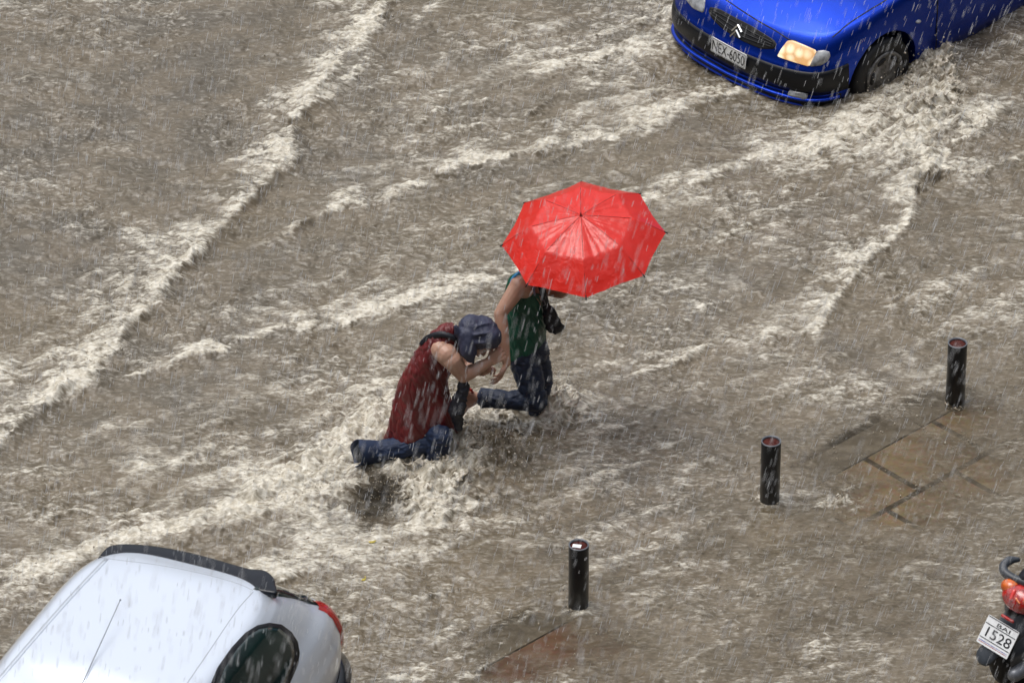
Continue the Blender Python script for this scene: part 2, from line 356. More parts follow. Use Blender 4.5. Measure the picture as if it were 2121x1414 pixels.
def axis(lo, hi, step, far, g=1.22):
    a = list(np.arange(lo, hi+step/2, step)); s = step; b = []; x = a[-1]
    while x < far: s = min(s*g, 12); x += s; b.append(x)
    s = step; c = []; x = a[0]
    while x > -far: s = min(s*g, 12); x -= s; c.append(x)
    return np.array(c[::-1]+a+b, np.float32)
def grid_mesh(xs, ys, Z, name):
    nx, ny = len(xs), len(ys); XX, YY = np.meshgrid(xs, ys)
    co = np.stack([XX, YY, Z], -1).reshape(-1).astype(np.float32)
    me = bpy.data.meshes.new(name); me.vertices.add(nx*ny); me.vertices.foreach_set('co', co)
    i = np.arange(nx-1)[None, :]+np.arange(ny-1)[:, None]*nx
    q = np.stack([i, i+1, i+nx+1, i+nx], -1).reshape(-1).astype(np.int32); nf = len(q)//4
    me.loops.add(len(q)); me.loops.foreach_set('vertex_index', q)
    me.polygons.add(nf); me.polygons.foreach_set('loop_start', np.arange(nf, dtype=np.int32)*4)
    me.polygons.foreach_set('use_smooth', np.ones(nf, bool)); me.update(calc_edges=True); return me
STEP = .0062
xs = axis(-3.9, 3.9, STEP, 160); ys = axis(-4.6, 4.9, STEP*1.5, 160)
XX, YY = np.meshgrid(xs, ys)
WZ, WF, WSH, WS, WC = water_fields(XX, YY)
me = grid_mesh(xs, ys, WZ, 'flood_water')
for n_, a_ in (('foam', WF), ('shallow', WSH), ('silt_shade', WS), ('chop', WC)):
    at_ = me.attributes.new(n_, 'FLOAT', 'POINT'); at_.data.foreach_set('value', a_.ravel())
M_flood = flood_material(); me.materials.append(M_flood)
water = bpy.data.objects.new('flood_water', me); col.objects.link(water); water['kind'] = 'structure'
def wz(x, y):
    i = int(np.searchsorted(xs, x)); j = int(np.searchsorted(ys, y)); return float(WZ[min(j, len(ys)-1), min(i, len(xs)-1)])
def wpt(u, v): p = at(u, v); p.z = wz(p.x, p.y); return p

# ------------------------------------------------------------------ road bed, pavement, kerb
ROADZ, PAVEZ = -.30, -.035
def local_k(a, d, z): # along the kerb, across it (positive towards the pavement)
    return Vector((K0.x+kd.x*a+kd.y*d, K0.y+kd.y*a-kd.x*d, z))
M_asph = mat('asphalt', (.045, .045, .047), .8, var=(.06, .06, .06), vscale=40, bump=.4, bscale=200)
o = link('road', PB().add([(-160,-160,ROADZ),(160,-160,ROADZ),(160,160,ROADZ),(-160,160,ROADZ)], [(0,1,2,3)]).mesh(), M_asph); o['kind'] = 'structure'
def paving_material():
    m = bpy.data.materials.new('paving_slabs'); m.use_nodes = True; t = m.node_tree; b = t.nodes['Principled BSDF']; nn = t.nodes.new; lk = t.links.new
    tc = nn('ShaderNodeTexCoord'); br = nn('ShaderNodeTexBrick'); br.offset = .5; br.inputs['Scale'].default_value = 1
    br.inputs['Brick Width'].default_value = .62; br.inputs['Row Height'].default_value = .50; br.inputs['Mortar Size'].default_value = .022; br.inputs['Mortar Smooth'].default_value = .2
    br.inputs['Color1'].default_value = (.42, .35, .26, 1); br.inputs['Color2'].default_value = (.36, .31, .245, 1); br.inputs['Mortar'].default_value = (.07, .07, .07, 1); br.inputs['Bias'].default_value = 0
    n = nn('ShaderNodeTexNoise'); n.inputs['Scale'].default_value = 30; n.inputs['Detail'].default_value = 6
    mx = nn('ShaderNodeMix'); mx.data_type = 'RGBA'; mx.blend_type = 'MULTIPLY'; mx.inputs[0].default_value = .58
    red = nn('ShaderNodeMix'); red.data_type = 'RGBA'; sp = nn('ShaderNodeSeparateXYZ'); mr = nn('ShaderNodeMapRange')
    mr.inputs[1].default_value = .25; mr.inputs[2].default_value = -.05; lk(sp.outputs['X'], mr.inputs[0]); red.inputs[7].default_value = (.21, .10, .082, 1)
    lk(tc.outputs['Object'], br.inputs[0]); lk(tc.outputs['Object'], sp.inputs[0]); lk(tc.outputs['Object'], n.inputs[0])
    lk(br.outputs[0], red.inputs[6]); mm = nn('ShaderNodeMath'); mm.operation = 'MULTIPLY'; lk(mr.outputs[0], mm.inputs[0]); mm.inputs[1].default_value = .85; lk(mm.outputs[0], red.inputs[0])
    lk(red.outputs[2], mx.inputs[6]); lk(n.outputs['Color'], mx.inputs[7]); lk(mx.outputs[2], b.inputs['Base Color']); b.inputs['Roughness'].default_value = .6
    return m
def in_kerb_frame(name, me, m):
    o = bpy.data.objects.new(name, me); col.objects.link(o); me.materials.append(m)
    Mx = Matrix.Translation((K0.x, K0.y, 0)) @ Matrix.Rotation(KA, 4, 'Z'); me.transform(Mx.inverted()); o.matrix_world = Mx; o['kind'] = 'structure'; return o
pb = PB(); pb.add([local_k(-90, .02, PAVEZ), local_k(90, .02, PAVEZ), local_k(90, 90, PAVEZ), local_k(-90, 90, PAVEZ)], [(0, 1, 2, 3)])
in_kerb_frame('pavement', pb.mesh(), paving_material())
M_kerb = mat('kerb_stone', (.20, .21, .22), .6, var=(.13, .135, .14), vscale=18, bump=.4, bscale=90)
pb = PB(); a = -60.0
while a < 60:
    l = 1.0; P = []
    for (d, z) in ((-.22, ROADZ+.005), (-.22, PAVEZ-.01), (-.205, PAVEZ+.006), (.012, PAVEZ+.006), (.012, ROADZ+.005)):
        P.append((d, z))
    pb.grid([[local_k(a+.006, d, z) for d, z in P], [local_k(a+l-.006, d, z) for d, z in P]], True, True); a += l
o = in_kerb_frame('kerb', pb.mesh(), M_kerb)

# ------------------------------------------------------------------ bollards
def bollard(u, v, top_v, label, sticker=False):
    b = at(u, v, 0.0); H = (v-top_v)/FPX*DIST/math.cos(PITCH)*.985; r = .062
    e = empty('bollard', (b.x, b.y, PAVEZ), 0, label, 'bollard', 'bollards along the kerb')
    c = Vector((b.x, b.y, 0))
    link('post', PB().lathe(c, (0,0,1), [(-.34,r),(H-.012,r),(H-.004,r-.001),(H,r-.004),(H-.003,r-.008),(H-.014,r-.0085)], 48).mesh(), M_bollard, e)
    link('rim', PB().lathe(c, (0,0,1), [(H-.002,r+.0005),(H+.003,r),(H+.004,r-.007),(H-.006,r-.009)], 48, False).mesh(), M_rim, e)
    link('cap', PB().lathe(c, (0,0,1), [(H-.02,r-.010),(H-.010,r-.010),(H-.007,r-.03)], 40).mesh(), M_rust, e)
    if sticker:
        k = PB(); k.box((0, 0, 0), .052, .034, .0015, Matrix.Translation(c+Vector((-.012, -.006, H-.0045))) @ Matrix.Rotation(R(-12), 4, 'Z') )
        link('sticker', k.mesh(), M_white, e, False)
bollard(1198, 1256, 1131, 'black bollard with a white sticker on its rusty top, nearest the silver car', True)
bollard(1594, 1038, 915, 'middle one of the three black bollards, between the other two along the kerb')
bollard(1978, 832, 710, 'black bollard farthest to the right, standing by the bare paving slabs')

# ------------------------------------------------------------------ blue car
def smooth_interp(x, tab):
    xs_, ys_ = zip(*tab); return float(np.interp(x, xs_, ys_))
def half_contour(pts, n): return catmull([Vector((p[0], p[1], 0)) for p in pts], n)
def raycaster(me):
    bm = bmesh.new(); bm.from_mesh(me); t = BVHTree.FromBMesh(bm); bm.free()
    def cast(u, v, off=.002):
        h = t.ray_cast(CAM, ray(u, v))
        if h[0] is None:
            q = CAM+ray(u, v)*DIST; h = t.find_nearest(q)
            for _ in range(6):
                d = ray(u, v); q = CAM+d*((h[0]-CAM).dot(d)); h = t.find_nearest(q)
        n = h[1]; n = n if n.dot(VIEW) > 0 else -n
        return h[0]+n*off, n
    return cast
def inside(p, poly):
    c = False; j = len(poly)-1
    for i in range(len(poly)):
        if (poly[i][1] > p[1]) != (poly[j][1] > p[1]) and p[0] < (poly[j][0]-poly[i][0])*(p[1]-poly[i][1])/(poly[j][1]-poly[i][1])+poly[i][0]: c = not c
        j = i
    return c
def patch(cast, poly, off=.004, thick=.012, n=10, dome=0, rnd=True):
    """a panel of real thickness that lies on the body; its outline is read off the photo"""
    if rnd:
        q = [Vector((p[0], p[1], 0)) for p in poly]; m = len(q); out = []
        for i in range(m):
            a, b, c = q[i-1], q[i], q[(i+1) % m]
            out += [b.lerp(a, .18), b, b.lerp(c, .18)] if False else [b.lerp(a, .12), b*.86+(a+c)*.07, b.lerp(c, .12)]
        poly = [(p.x, p.y) for p in out]
    fine = []
    for i in range(len(poly)):
        a = poly[i]; b = poly[(i+1) % len(poly)]; k = max(1, int(math.hypot(b[0]-a[0], b[1]-a[1])/7))
        fine += [(a[0]+(b[0]-a[0])*j/k, a[1]+(b[1]-a[1])*j/k) for j in range(k)]
    cx = sum(p[0] for p in fine)/len(fine); cy = sum(p[1] for p in fine)/len(fine); pb = PB(); rows = []
    for i in range(n+1):
        f = 1-i/n*.98; rows.append([cast(cx+(p[0]-cx)*f, cy+(p[1]-cy)*f, off+dome*(1-f*f)) for p in fine])
    base = [p-nn*thick for p, nn in rows[0]]
    pb.grid([base]+[[p for p, _ in r] for r in rows], True, True); return pb.mesh()
def strip(cast, line, wd=.004, off=.0015, h=.003, n=40):
    q = catmull([Vector((p[0], p[1], 0)) for p in line], n); pts = [cast(p.x, p.y, off) for p in q]; rows = []
    for i, (p, nn) in enumerate(pts):
        t = (pts[min(i+1, n-1)][0]-pts[max(i-1, 0)][0]).normalized(); s = t.cross(nn).normalized()*wd/2
        rows.append([p-s-nn*h, p-s, p+s, p+s-nn*h])
    return PB().grid(rows, True, True).mesh()

def wheel(parent, M, x, y, r, side, holes, capmat):
    e = empty('tmp', (0,0,0)); bpy.data.objects.remove(e)
    C = M @ Vector((x, y, r)); ax = (M.to_3x3() @ Vector((0, side, 0))).normalized(); hw = .085
    tyre = link('tyre', PB().lathe(C, ax, [(-hw,r*.62),(-hw,r*.92),(-hw*.8,r*.985),(-hw*.4,r),(hw*.4,r),(hw*.8,r*.985),(hw*1.02,r*.92),(hw*1.02,r*.7),(hw*.8,r*.64)], 56).mesh(), M_rubber)
    wh = tyre; wh.name = 'wheel'; tyre.data.transform(root_matrix(parent).inverted()); wh.parent = parent
    rr = r*.66; pb = PB(); seg = 60; rows = []
    prof = [(hw*.75, rr), (hw*1.12, rr*.99), (hw*1.15, rr*.90), (hw*1.05, rr*.84), (hw*1.12, rr*.5), (hw*1.22, rr*.3), (hw*1.25, .004)]
    cap = link('hubcap', PB().lathe(C, ax, prof, seg).mesh(), capmat, wh); cap.parent = wh
    u = ax.orthogonal().normalized(); u = (Vector((0,0,1))-ax*ax.z).normalized(); w_ = ax.cross(u); pb = PB()
    for k in range(holes):
        a0 = 2*math.pi*(k+.3)/holes; row = []
        for j in range(17):
            t = 2*math.pi*j/17; rad = rr*(.74+.10*math.sin(t)); an = a0+.36*math.cos(t)*(7/holes)*.8
            row.append(C+ax*(hw*1.13)+u*rad*math.cos(an)+w_*rad*math.sin(an))
        s = link('vent', PB().grid([[p-ax*.01 for p in row], row], True, True).mesh(), M_gap, wh); s.parent = wh
    return wh

HB = R(225)                                         # heading of the blue car
NB = at(1513, 106, .24); GB = -.19
MB_ = Matrix.Translation((NB.x, NB.y, GB)) @ Matrix.Rotation(HB, 4, 'Z')
def build_blue():
    car = empty('car', (NB.x, NB.y, GB), HB, 'bright blue hatchback with its headlight lit, driving through the flood', 'car')
    hc = half_contour([(0,0),(-.012,.22),(-.04,.42),(-.10,.60),(-.20,.715),(-.38,.775),(-.65,.80),(-1.2,.81),(-1.9,.81),(-2.6,.805),(-3.15,.785),(-3.45,.74),(-3.62,.62),(-3.70,.4),(-3.72,0)], 130)
    full = hc+[Vector((p.x, -p.y, 0)) for p in hc[::-1][1:-1]]
    zs = [(-3.8,.90),(-3.2,.93),(-1.7,.90),(-1.1,.845),(-.6,.775),(-.3,.715),(-.12,.675),(0,.66)]
    prof = [(0,-.07,.93),(.05,-.03,.95),(.12,.0,.975),(.2,.0,.985),(.24,-.02,.985),(.32,.0,.995),(.5,.004,1.0),(.6,.0,1.0),(.66,-.02,.997),(.78,-.045,.995),(.9,-.085,.982),(.96,-.11,.966),(1.0,-.14,.945)]
    def base(p, t, off=0):
        f = np.interp(t, [a[0] for a in prof], [a[1] for a in prof]); w_ = np.interp(t, [a[0] for a in prof], [a[2] for a in prof])
        wt = float(sstep(-1.0, -.25, p.x)); x = p.x+f*wt+.5*f*float(sstep(-2.8, -3.5, p.x))*-1; y = p.y*w_
        nx = full_n(p); z = .17+t*(smooth_interp(x, zs)-.17)
        return Vector((x+nx.x*off, y+nx.y*off, z))
    def full_n(p):
        i = min(range(len(full)), key=lambda k: (full[k]-p).length_squared); a = full[i-1]; b = full[(i+1) % len(full)]; t = (b-a).normalized()
        return Vector((-t.y, t.x, 0)) if (Vector((-t.y, t.x, 0)).dot(p-Vector((-1.8, 0, 0))) > 0) else Vector((t.y, -t.x, 0))
    rows = [[base(p, t) for p in full] for t in np.concatenate([np.linspace(0, 1, 34)])]
    top = rows[-1]
    def deck(p, k):
        sp = Vector((min(max(p.x, -3.2), -.75), 0, 0)); q = Vector((p.x, p.y, 0)).lerp(sp, k)
        return Vector((q.x, q.y, smooth_interp(q.x, zs)+.075*(1-(1-k)**2.4)-.0))
    for k in (.015, .04, .08, .14, .22, .32, .44, .58, .72, .86, .95, .99): rows.append([deck(p, k) for p in top])
    pb = PB().grid(rows, True, False); n = len(pb.v); pb.f.append(tuple(range(n-len(full), n))); pb.f.append(tuple(range(len(full)))[::-1])
    me = pb.mesh(); me.transform(MB_)
    # wheel openings
    cut = PB()
    for x in (-.70, -3.06):
        for s in (1, -1): cut.lathe(MB_ @ Vector((x, s*.50, .285)), MB_.to_3x3() @ Vector((0, s, 0)), [(0, .325), (.5, .325)], 40)
    co = bpy.data.objects.new('cut', cut.mesh()); col.objects.link(co)
    body = bake(me, [('BOOLEAN', dict(object=co, operation='DIFFERENCE', solver='EXACT'))]); bpy.data.objects.remove(co)
    cast = raycaster(me)
    b = link('body', body, M_blue, car)
    m = b.modifiers.new('EdgeSplit', 'EDGE_SPLIT'); m.split_angle = R(50)
    # dark front bumper band and lower lip, wrapped round the nose
    def band(name, t0, t1, x0, off, mt, bulge=.006, nt=8):
        hl = [p for p in full if p.x > x0]; k = full.index(hl[-1]) if False else None
        seq = [p for p in hc if p.x > x0]; seq = [Vector((p.x, -p.y, 0)) for p in seq[::-1]][:-1]+seq; rr = []
        for i in range(nt+1):
            t = t0+(t1-t0)*i/nt; rr.append([MB_ @ base(p, t, off+bulge*math.sin(math.pi*i/nt)) for p in seq])
        rr = [[MB_ @ base(p, t0, -.02) for p in seq]]+rr+[[MB_ @ base(p, t1, -.02) for p in seq]]
        return link(name, PB().grid(rr, False, False).mesh(), mt, car)
    band('bumper', .23, .60, -.36, .010, M_black, .012)
    band('air_dam', .035, .20, -.33, .012, M_black, .006)
    band('bumper_lip', .155, .20, -.30, .026, M_blue, .008, 5)
    band('splitter', -.02, .06, -.30, .034, M_blue, .010, 5)
    z2 = lambda L_: [(1380+a/2.862, b/2.862) for a, b in L_]
    z6 = lambda L_: [(1460+a/7.07, 60+b/7.07) for a, b in L_]
    gr = link('grille', patch(cast, z2([(262,42),(320,55),(400,100),(500,150),(640,238),(655,262),(640,292),(560,292),(440,240),(330,170),(270,110),(250,70)]), .003, .02), M_gap, car)
    for k in range(3):
        f = (k+1)/4; tp = [(285,50),(390,97),(510,165),(640,245)]; bt = [(268,105),(330,170),(440,240),(620,292)]
        l_ = z2([(a[0]+(b_[0]-a[0])*f, a[1]+(b_[1]-a[1])*f) for a, b_ in zip(tp, bt)])
        s = link('slat', strip(cast, l_, .008, .007, .006), M_black, gr); s.parent = gr
    for (x0, y0) in ((430, 150), (420, 182)):
        em = PB()
        for dx, dy in ((-36, 34), (22, 44)):
            p0, n0 = cast(1380+x0/2.862, y0/2.862, .012); p1, _ = cast(1380+(x0+dx)/2.862, (y0+dy)/2.862, .012)
            t = (p1-p0); up = Vector(n0); sd_ = t.cross(up).normalized()*.0075
            em.grid([[p0-sd_-up*.006, p0-sd_+up*.002, p0+up*.008, p0+sd_+up*.002, p0+sd_-up*.006], [p1-sd_-up*.006, p1-sd_+up*.002, p1+up*.008, p1+sd_+up*.002, p1+sd_-up*.006]], True, True)
        em_o = link('emblem', em.mesh(), M_chrome, gr, False); em_o.parent = gr
    # lamps
    M_lit = bpy.data.materials.new('lit_headlight'); M_lit.use_nodes = True; t = M_lit.node_tree; b_ = t.nodes['Principled BSDF']
    tc = t.nodes.new('ShaderNodeTexCoord'); vo = t.nodes.new('ShaderNodeTexVoronoi'); vo.inputs['Scale'].default_value = 13; rp = t.nodes.new('ShaderNodeValToRGB')
    rp.color_ramp.elements[0].color = (1, .90, .62, 1); rp.color_ramp.elements[1].color = (.50, .24, .07, 1); rp.color_ramp.elements[1].position = .60; rp.color_ramp.elements[0].position = .12
    t.links.new(tc.outputs['Object'], vo.inputs[0]); t.links.new(vo.outputs[0], rp.inputs[0]); t.links.new(rp.outputs[0], b_.inputs['Emission Color']); b_.inputs['Emission Strength'].default_value = 1.35
    b_.inputs['Base Color'].default_value = (.3, .28, .2, 1); b_.inputs['Roughness'].default_value = .1; b_.inputs['Coat Weight'].default_value = 1
    hl = link('headlight', patch(cast, z6([(1215,175),(1300,172),(1480,245),(1640,318),(1590,430),(1530,553),(1330,495),(1160,440),(1062,400),(1125,290)]), .006, .02, 8, .010), M_lit, car); hl['label'] = 'lit headlight glowing warm yellow'
    bl = link('indicator', patch(cast, z6([(1648,318),(1750,312),(1825,338),(1838,400),(1795,478),(1700,538),(1538,556),(1595,430)]), .006, .02, 8, .014), M_clear, car)
    link('headlight', patch(cast, [(1418,-14),(1436,-14),(1462,-2),(1458,28),(1436,18),(1424,4)], .006, .02, 8, .01), M_clear, car)['label'] = 'unlit clear headlight'
    link('fog_lamp', patch(cast, [(1638,187),(1676,193),(1672,205),(1634,197)], .03, .03, 6, .01), M_clear, car)
    # seams of the bonnet
    for l_ in ([(1486,-12),(1530,18),(1574,46),(1606,64),(1634,82),(1650,86)], [(1724,78),(1736,68),(1760,48),(1800,22),(1842,-4),(1900,-50)]):
        link('panel_gap', strip(cast, l_, .009, .0012, .004), M_gap, car)
    # number plate
    P = [cast(u, v, .028)[0] for u, v in ((1480,77),(1549.5,113),(1550.5,141),(1478.5,103))]; P = [p+VIEW*.02 for p in P]
    c = (P[0]+P[1]+P[2]+P[3])/4; ux = ((P[1]-P[0])+(P[2]-P[3])).normalized(); wd = ((P[1]-P[0]).length+(P[2]-P[3]).length)/2; ht = ((P[0]-P[3]).length+(P[1]-P[2]).length)/2
    uy = ((P[0]-P[3])+(P[1]-P[2])); uy = (uy-ux*uy.dot(ux)).normalized(); uz = ux.cross(uy)
    F = Matrix((ux, uy, uz)).transposed().to_4x4(); F.translation = c
    plate_with_text('number_plate', car, F, wd, ht, [('NEX-6050', 0, 0, .92, .70)], border=True)
    # glass house
    def gh(u, z, side):
        pass
    lv = [(.86, -1.02, -3.60, .73), (.95, -1.18, -3.56, .715), (1.08, -1.42, -3.50, .68), (1.20, -1.66, -3.44, .645), (1.31, -1.88, -3.38, .60), (1.36, -2.02, -3.30, .55), (1.385, -2.25, -3.1, .42)]
    rows = []
    for z, xf, xr, w_ in lv:
        rows.append([MB_ @ Vector(((xf+xr)/2+(xf-xr)/2*math.copysign(abs(math.cos(a))**.42, math.cos(a)), w_*math.copysign(abs(math.sin(a))**.42, math.sin(a)), z)) for a in [2*math.pi*(j+.5)/96 for j in range(96)]])
    link('roof', PB().grid(rows, True, True).mesh(), M_blue, car)
    def panel(name, quad, mt):
        link(name, PB().add([MB_ @ Vector(p) for p in quad], [tuple(range(len(quad)))]).mesh(), mt, car, False)
    q = lambda k, s: None
    panel('windscreen', [(-1.17,.60,.93),(-1.17,-.60,.93),(-1.78,-.50,1.28),(-1.78,.50,1.28)], M_glass)
    panel('rear_window', [(-3.60,.55,1.0),(-3.60,-.55,1.0),(-3.44,-.5,1.28),(-3.44,.5,1.28)], M_glass)
    for s in (1, -1):
        panel('side_window', [(-1.42,s*.729,.95),(-2.35,s*.735,.95),(-2.35,s*.645,1.28),(-1.85,s*.635,1.28)], M_glass)
        panel('side_window', [(-2.43,s*.735,.95),(-3.3,s*.725,.97),(-3.2,s*.63,1.27),(-2.43,s*.645,1.28)], M_glass)
        mb = PB().capsule(MB_ @ Vector((-1.40, s*.82, .97)), .055, MB_ @ Vector((-1.42, s*.96, .98)), .06, sq=(1, .9)); link('mirror', mb.mesh(), M_blue, car)
        hd = PB().capsule(MB_ @ Vector((-2.2, s*.815, .74)), .016, MB_ @ Vector((-2.36, s*.815, .745)), .016); link('door_handle', hd.mesh(), M_black, car)
        ind = PB().ball(MB_ @ Vector((-1.02, s*.812, .58)), .022, .022, .012); link('side_marker', ind.mesh(), M_clear, car)
        for x0 in (-1.22, -2.48): link('door_gap', PB().tube([MB_ @ Vector((x0, s*.812, z)) for z in (.25, .5, .7, .84)], .004, 6).mesh(), M_gap, car)
    link('underbody', PB().box((0, 0, 0), 2.9, 1.1, .36, MB_ @ Matrix.Translation((-1.95, 0, .40))).mesh(), M_gap, car, False)
    M_cap = mat('hubcap_grey', (.22, .215, .21), .4, metal=.4, var=(.05, .045, .04), vscale=20)
    for x in (-.70, -3.06):
        for s in (1, -1): wheel(car, MB_, x, s*.715, .275, s, 6, M_cap)
    return car

def text_mesh(txt, width, height, M, depth=.0012):
    cu = bpy.data.curves.new('txt', 'FONT'); cu.body = txt; cu.size = 1; cu.extrude = 0; cu.align_x = 'LEFT'
    o = bpy.data.objects.new('txt', cu); col.objects.link(o); dg = bpy.context.evaluated_depsgraph_get()
    me = bpy.data.meshes.new_from_object(o.evaluated_get(dg)); bpy.data.objects.remove(o)
    co = np.array([v.co[:] for v in me.vertices]); lo = co.min(0); hi = co.max(0)
    for v in me.vertices:
        v.co.x = ((v.co.x-lo[0])/(hi[0]-lo[0])-.5)*width; v.co.y = ((v.co.y-lo[1])/(hi[1]-lo[1])-.5)*height; v.co.z = depth
    me.transform(M); return me
def plate_with_text(name, parent, F, wd, ht, lines, border=False, rules=()):
    r = .006; pb = PB(); out = []
    for sx, sy, a0 in ((1,1,0),(-1,1,90),(-1,-1,180),(1,-1,270)):
        for k in range(4): a = R(a0+30*k); out.append((sx*(wd/2-r)+r*math.cos(a), sy*(ht/2-r)+r*math.sin(a)))
    pb.grid([[F @ Vector((x, y, -.003)) for x, y in out], [F @ Vector((x, y, .002)) for x, y in out]], True, True)
    p = link(name, pb.mesh(), M_white, parent, False)
    ink = []
    for (t, x, y, fw, fh) in lines:
        q = link('lettering', text_mesh(t, wd*fw, ht*fh, F @ Matrix.Translation((x*wd, y*ht, .0035))), M_ink, p, False); q.parent = p
    b = PB()
    def bar(x0, y0, x1, y1, t_=.0022):
        if abs(x1-x0) > abs(y1-y0): vs = [(x0, y0-t_), (x1, y0-t_), (x1, y0+t_), (x0, y0+t_)]
        else: vs = [(x0-t_, y0), (x0+t_, y0), (x0+t_, y1), (x0-t_, y1)]
        b.add([F @ Vector((x, y, .0045)) for x, y in vs], [(0, 1, 2, 3)])
    if border:
        a, c = wd*.475, ht*.44
        bar(-a, c, a, c, .0015); bar(-a, -c, a, -c, .0015); bar(-a, -c, -a, c, .0015); bar(a, -c, a, c, .0015)
    for y in rules: bar(-wd*.48, y*ht, wd*.48, y*ht, .0022)
    if b.v: q = link('border', b.mesh(), M_ink, p, False); q.parent = p
    return p
build_blue()

# ------------------------------------------------------------------ silver car
HS = R(247); GS = -.17
RS = at(392, 1178, 1.37+GS)
d_ = Vector((math.cos(HS), math.sin(HS), 0)); l_ = Vector((-d_.y, d_.x, 0))
OS = Vector((RS.x, RS.y, 0))+d_*3.30
MS_ = Matrix.Translation((OS.x, OS.y, GS)) @ Matrix.Rotation(HS, 4, 'Z')
def build_silver():
    c0 = MS_ @ Vector((-1.9, 0, 0))
    car = empty('car', (c0.x, c0.y, GS), HS, 'silver hatchback parked beside the flood, seen by its roof and rear corner', 'car')
    lv = [(.18,-.06,-3.70,.765,.40),(.25,-.02,-3.80,.79,.38),(.38,0,-3.835,.815,.38),(.52,0,-3.86,.855,.36),(.60,-.03,-3.875,.872,.35),(.68,-.07,-3.885,.878,.34),(.74,-.16,-3.885,.878,.33),(.80,-.34,-3.88,.872,.33),(.86,-.60,-3.87,.86,.32),(.91,-.85,-3.85,.838,.32),(.96,-1.0,-3.83,.822,.32),
          (1.02,-1.12,-3.795,.795,.33),(1.10,-1.24,-3.69,.745,.37),(1.18,-1.37,-3.61,.708,.40),(1.26,-1.51,-3.52,.670,.43),(1.32,-1.62,-3.44,.638,.46),(1.362,-1.72,-3.37,.606,.48),(1.386,-1.84,-3.33,.578,.48),(1.398,-2.0,-3.28,.545,.50)]
    zt = [a[0] for a in lv]; rows = []; n = 200
    def ring(z):
        xf, xr, w_, e = [np.interp(z, zt, [a[i] for a in lv]) for i in (1, 2, 3, 4)]; cx = (xf+xr)/2; h = (xf-xr)/2; r = []
        for j in range(n):
            a = 2*math.pi*(j+.5)/n; ca, sa = math.cos(a), math.sin(a)
            r.append(Vector((cx+h*math.copysign(abs(ca)**e, ca), w_*math.copysign(abs(sa)**e, sa), z)))
        return r
    Z = list(np.linspace(.18, 1.30, 60))+list(np.linspace(1.305, 1.398, 14))
    rows = [ring(z) for z in Z]
    for k in (.03, .08, .15, .25, .4, .55, .7, .85, .97):
        rows.append([Vector((p.x+(min(max(p.x, -3.05), -2.2)-p.x)*k, p.y*(1-k), 1.398+.034*(1-(1-k)**2.2))) for p in rows[73]])
    pb = PB().grid(rows, True, True); me = pb.mesh(); me.transform(MS_)
    cut = PB()
    for x in (-.72, -3.14):
        for s in (1, -1): cut.lathe(MS_ @ Vector((x, s*.52, .30)), MS_.to_3x3() @ Vector((0, s, 0)), [(0, .34), (.5, .34)], 40)
    co = bpy.data.objects.new('cut', cut.mesh()); col.objects.link(co)
    body = bake(me, [('BOOLEAN', dict(object=co, operation='DIFFERENCE', solver='EXACT'))]); bpy.data.objects.remove(co)
    b = link('body', body, M_silver, car); m = b.modifiers.new('EdgeSplit', 'EDGE_SPLIT'); m.split_angle = R(50)
    cast = raycaster(me)
    z3 = lambda L_: [(a/2.719, 1080+b_/2.719) for a, b_ in L_]
    z7 = lambda L_: [(400+a/4.808, 1120+b_/4.808) for a, b_ in L_]
    M_seamg = mat('seam_grey', (.30, .32, .36), .5)
    # rear quarter window, frame and pane
    fr = z7([(150,1480),(240,1260),(380,1060),(520,910),(640,836),(760,812),(880,830),(980,905),(1040,1000),(1060,1110),(1045,1220),(1000,1330),(950,1440),(900,1560),(700,1620),(300,1620)])
    q = link('rear_quarter_window', patch(cast, fr, .002, .02, 10, 0, False), M_black, car)
    cx = sum(p[0] for p in fr)/len(fr); cy = sum(p[1] for p in fr)/len(fr)
    g = link('pane', patch(cast, [(cx+(x-cx)*.84, cy+(y-cy)*.88) for x, y in fr], .005, .01, 10, 0, False), M_glass, q); g.parent = q
    rows = []
    for q_ in range(15):                                       # tail lamp wrapped round the rear corner
        f_ = q_/14; z = .63+.43*f_; path = [p for p in ring(z) if p.y > 0 and p.x < -2.9]; path.sort(key=lambda p: p.x-p.y*.9); 
        path = sorted(path, key=lambda p: math.atan2(p.y, -(p.x+3.0)))           # from the rear middle round to the side
        d_a = [0]
        for a_, b2 in zip(path[:-1], path[1:]): d_a.append(d_a[-1]+(b2-a_).length)
        kc = max(range(len(path)), key=lambda k: path[k].y-path[k].x); s0 = d_a[kc]; wv = math.sin(math.pi*(.08+.84*f_))**.7
        r = []
        for c_ in range(11):
            u2 = s0-.15*wv+(.15+.085)*wv*c_/10; x = np.interp(u2, d_a, [p.x for p in path]); y = np.interp(u2, d_a, [p.y for p in path])
            off = .034*math.sin(math.pi*min(1, max(0, c_/10)))**.4*math.sin(math.pi*(.02+.96*f_))**.3
            nn = Vector((x+3.4, y-.45, 0)).normalized(); r.append(MS_ @ (Vector((x, y, z))+nn*(off+.002)))
        rows.append(r)
    tl = link('tail_lamp', PB().grid(rows).mesh(), M_redlens, car)
    # roof gutters (pressed channel both sides), rear roof seam, aerial
    for l_ in (z3([(1425,395),(1330,505),(1180,725),(1040,930),(960,1060)]),):
        link('panel_gap', strip(cast, l_, .004, .0006, .003), M_seamg, car)
    ch = link('roof_channel', strip(cast, z3([(600,210),(420,400),(220,625),(0,880),(-120,1010)]), .028, .002, .003), mat('pressed_channel', (.66,.72,.80), .3, metal=.3, coat=.5), car)
    link('panel_gap', strip(cast, z3([(560,200),(640,212),(900,245),(1150,295),(1330,345),(1425,385)]), .0035, .0008, .003), M_seamg, car)
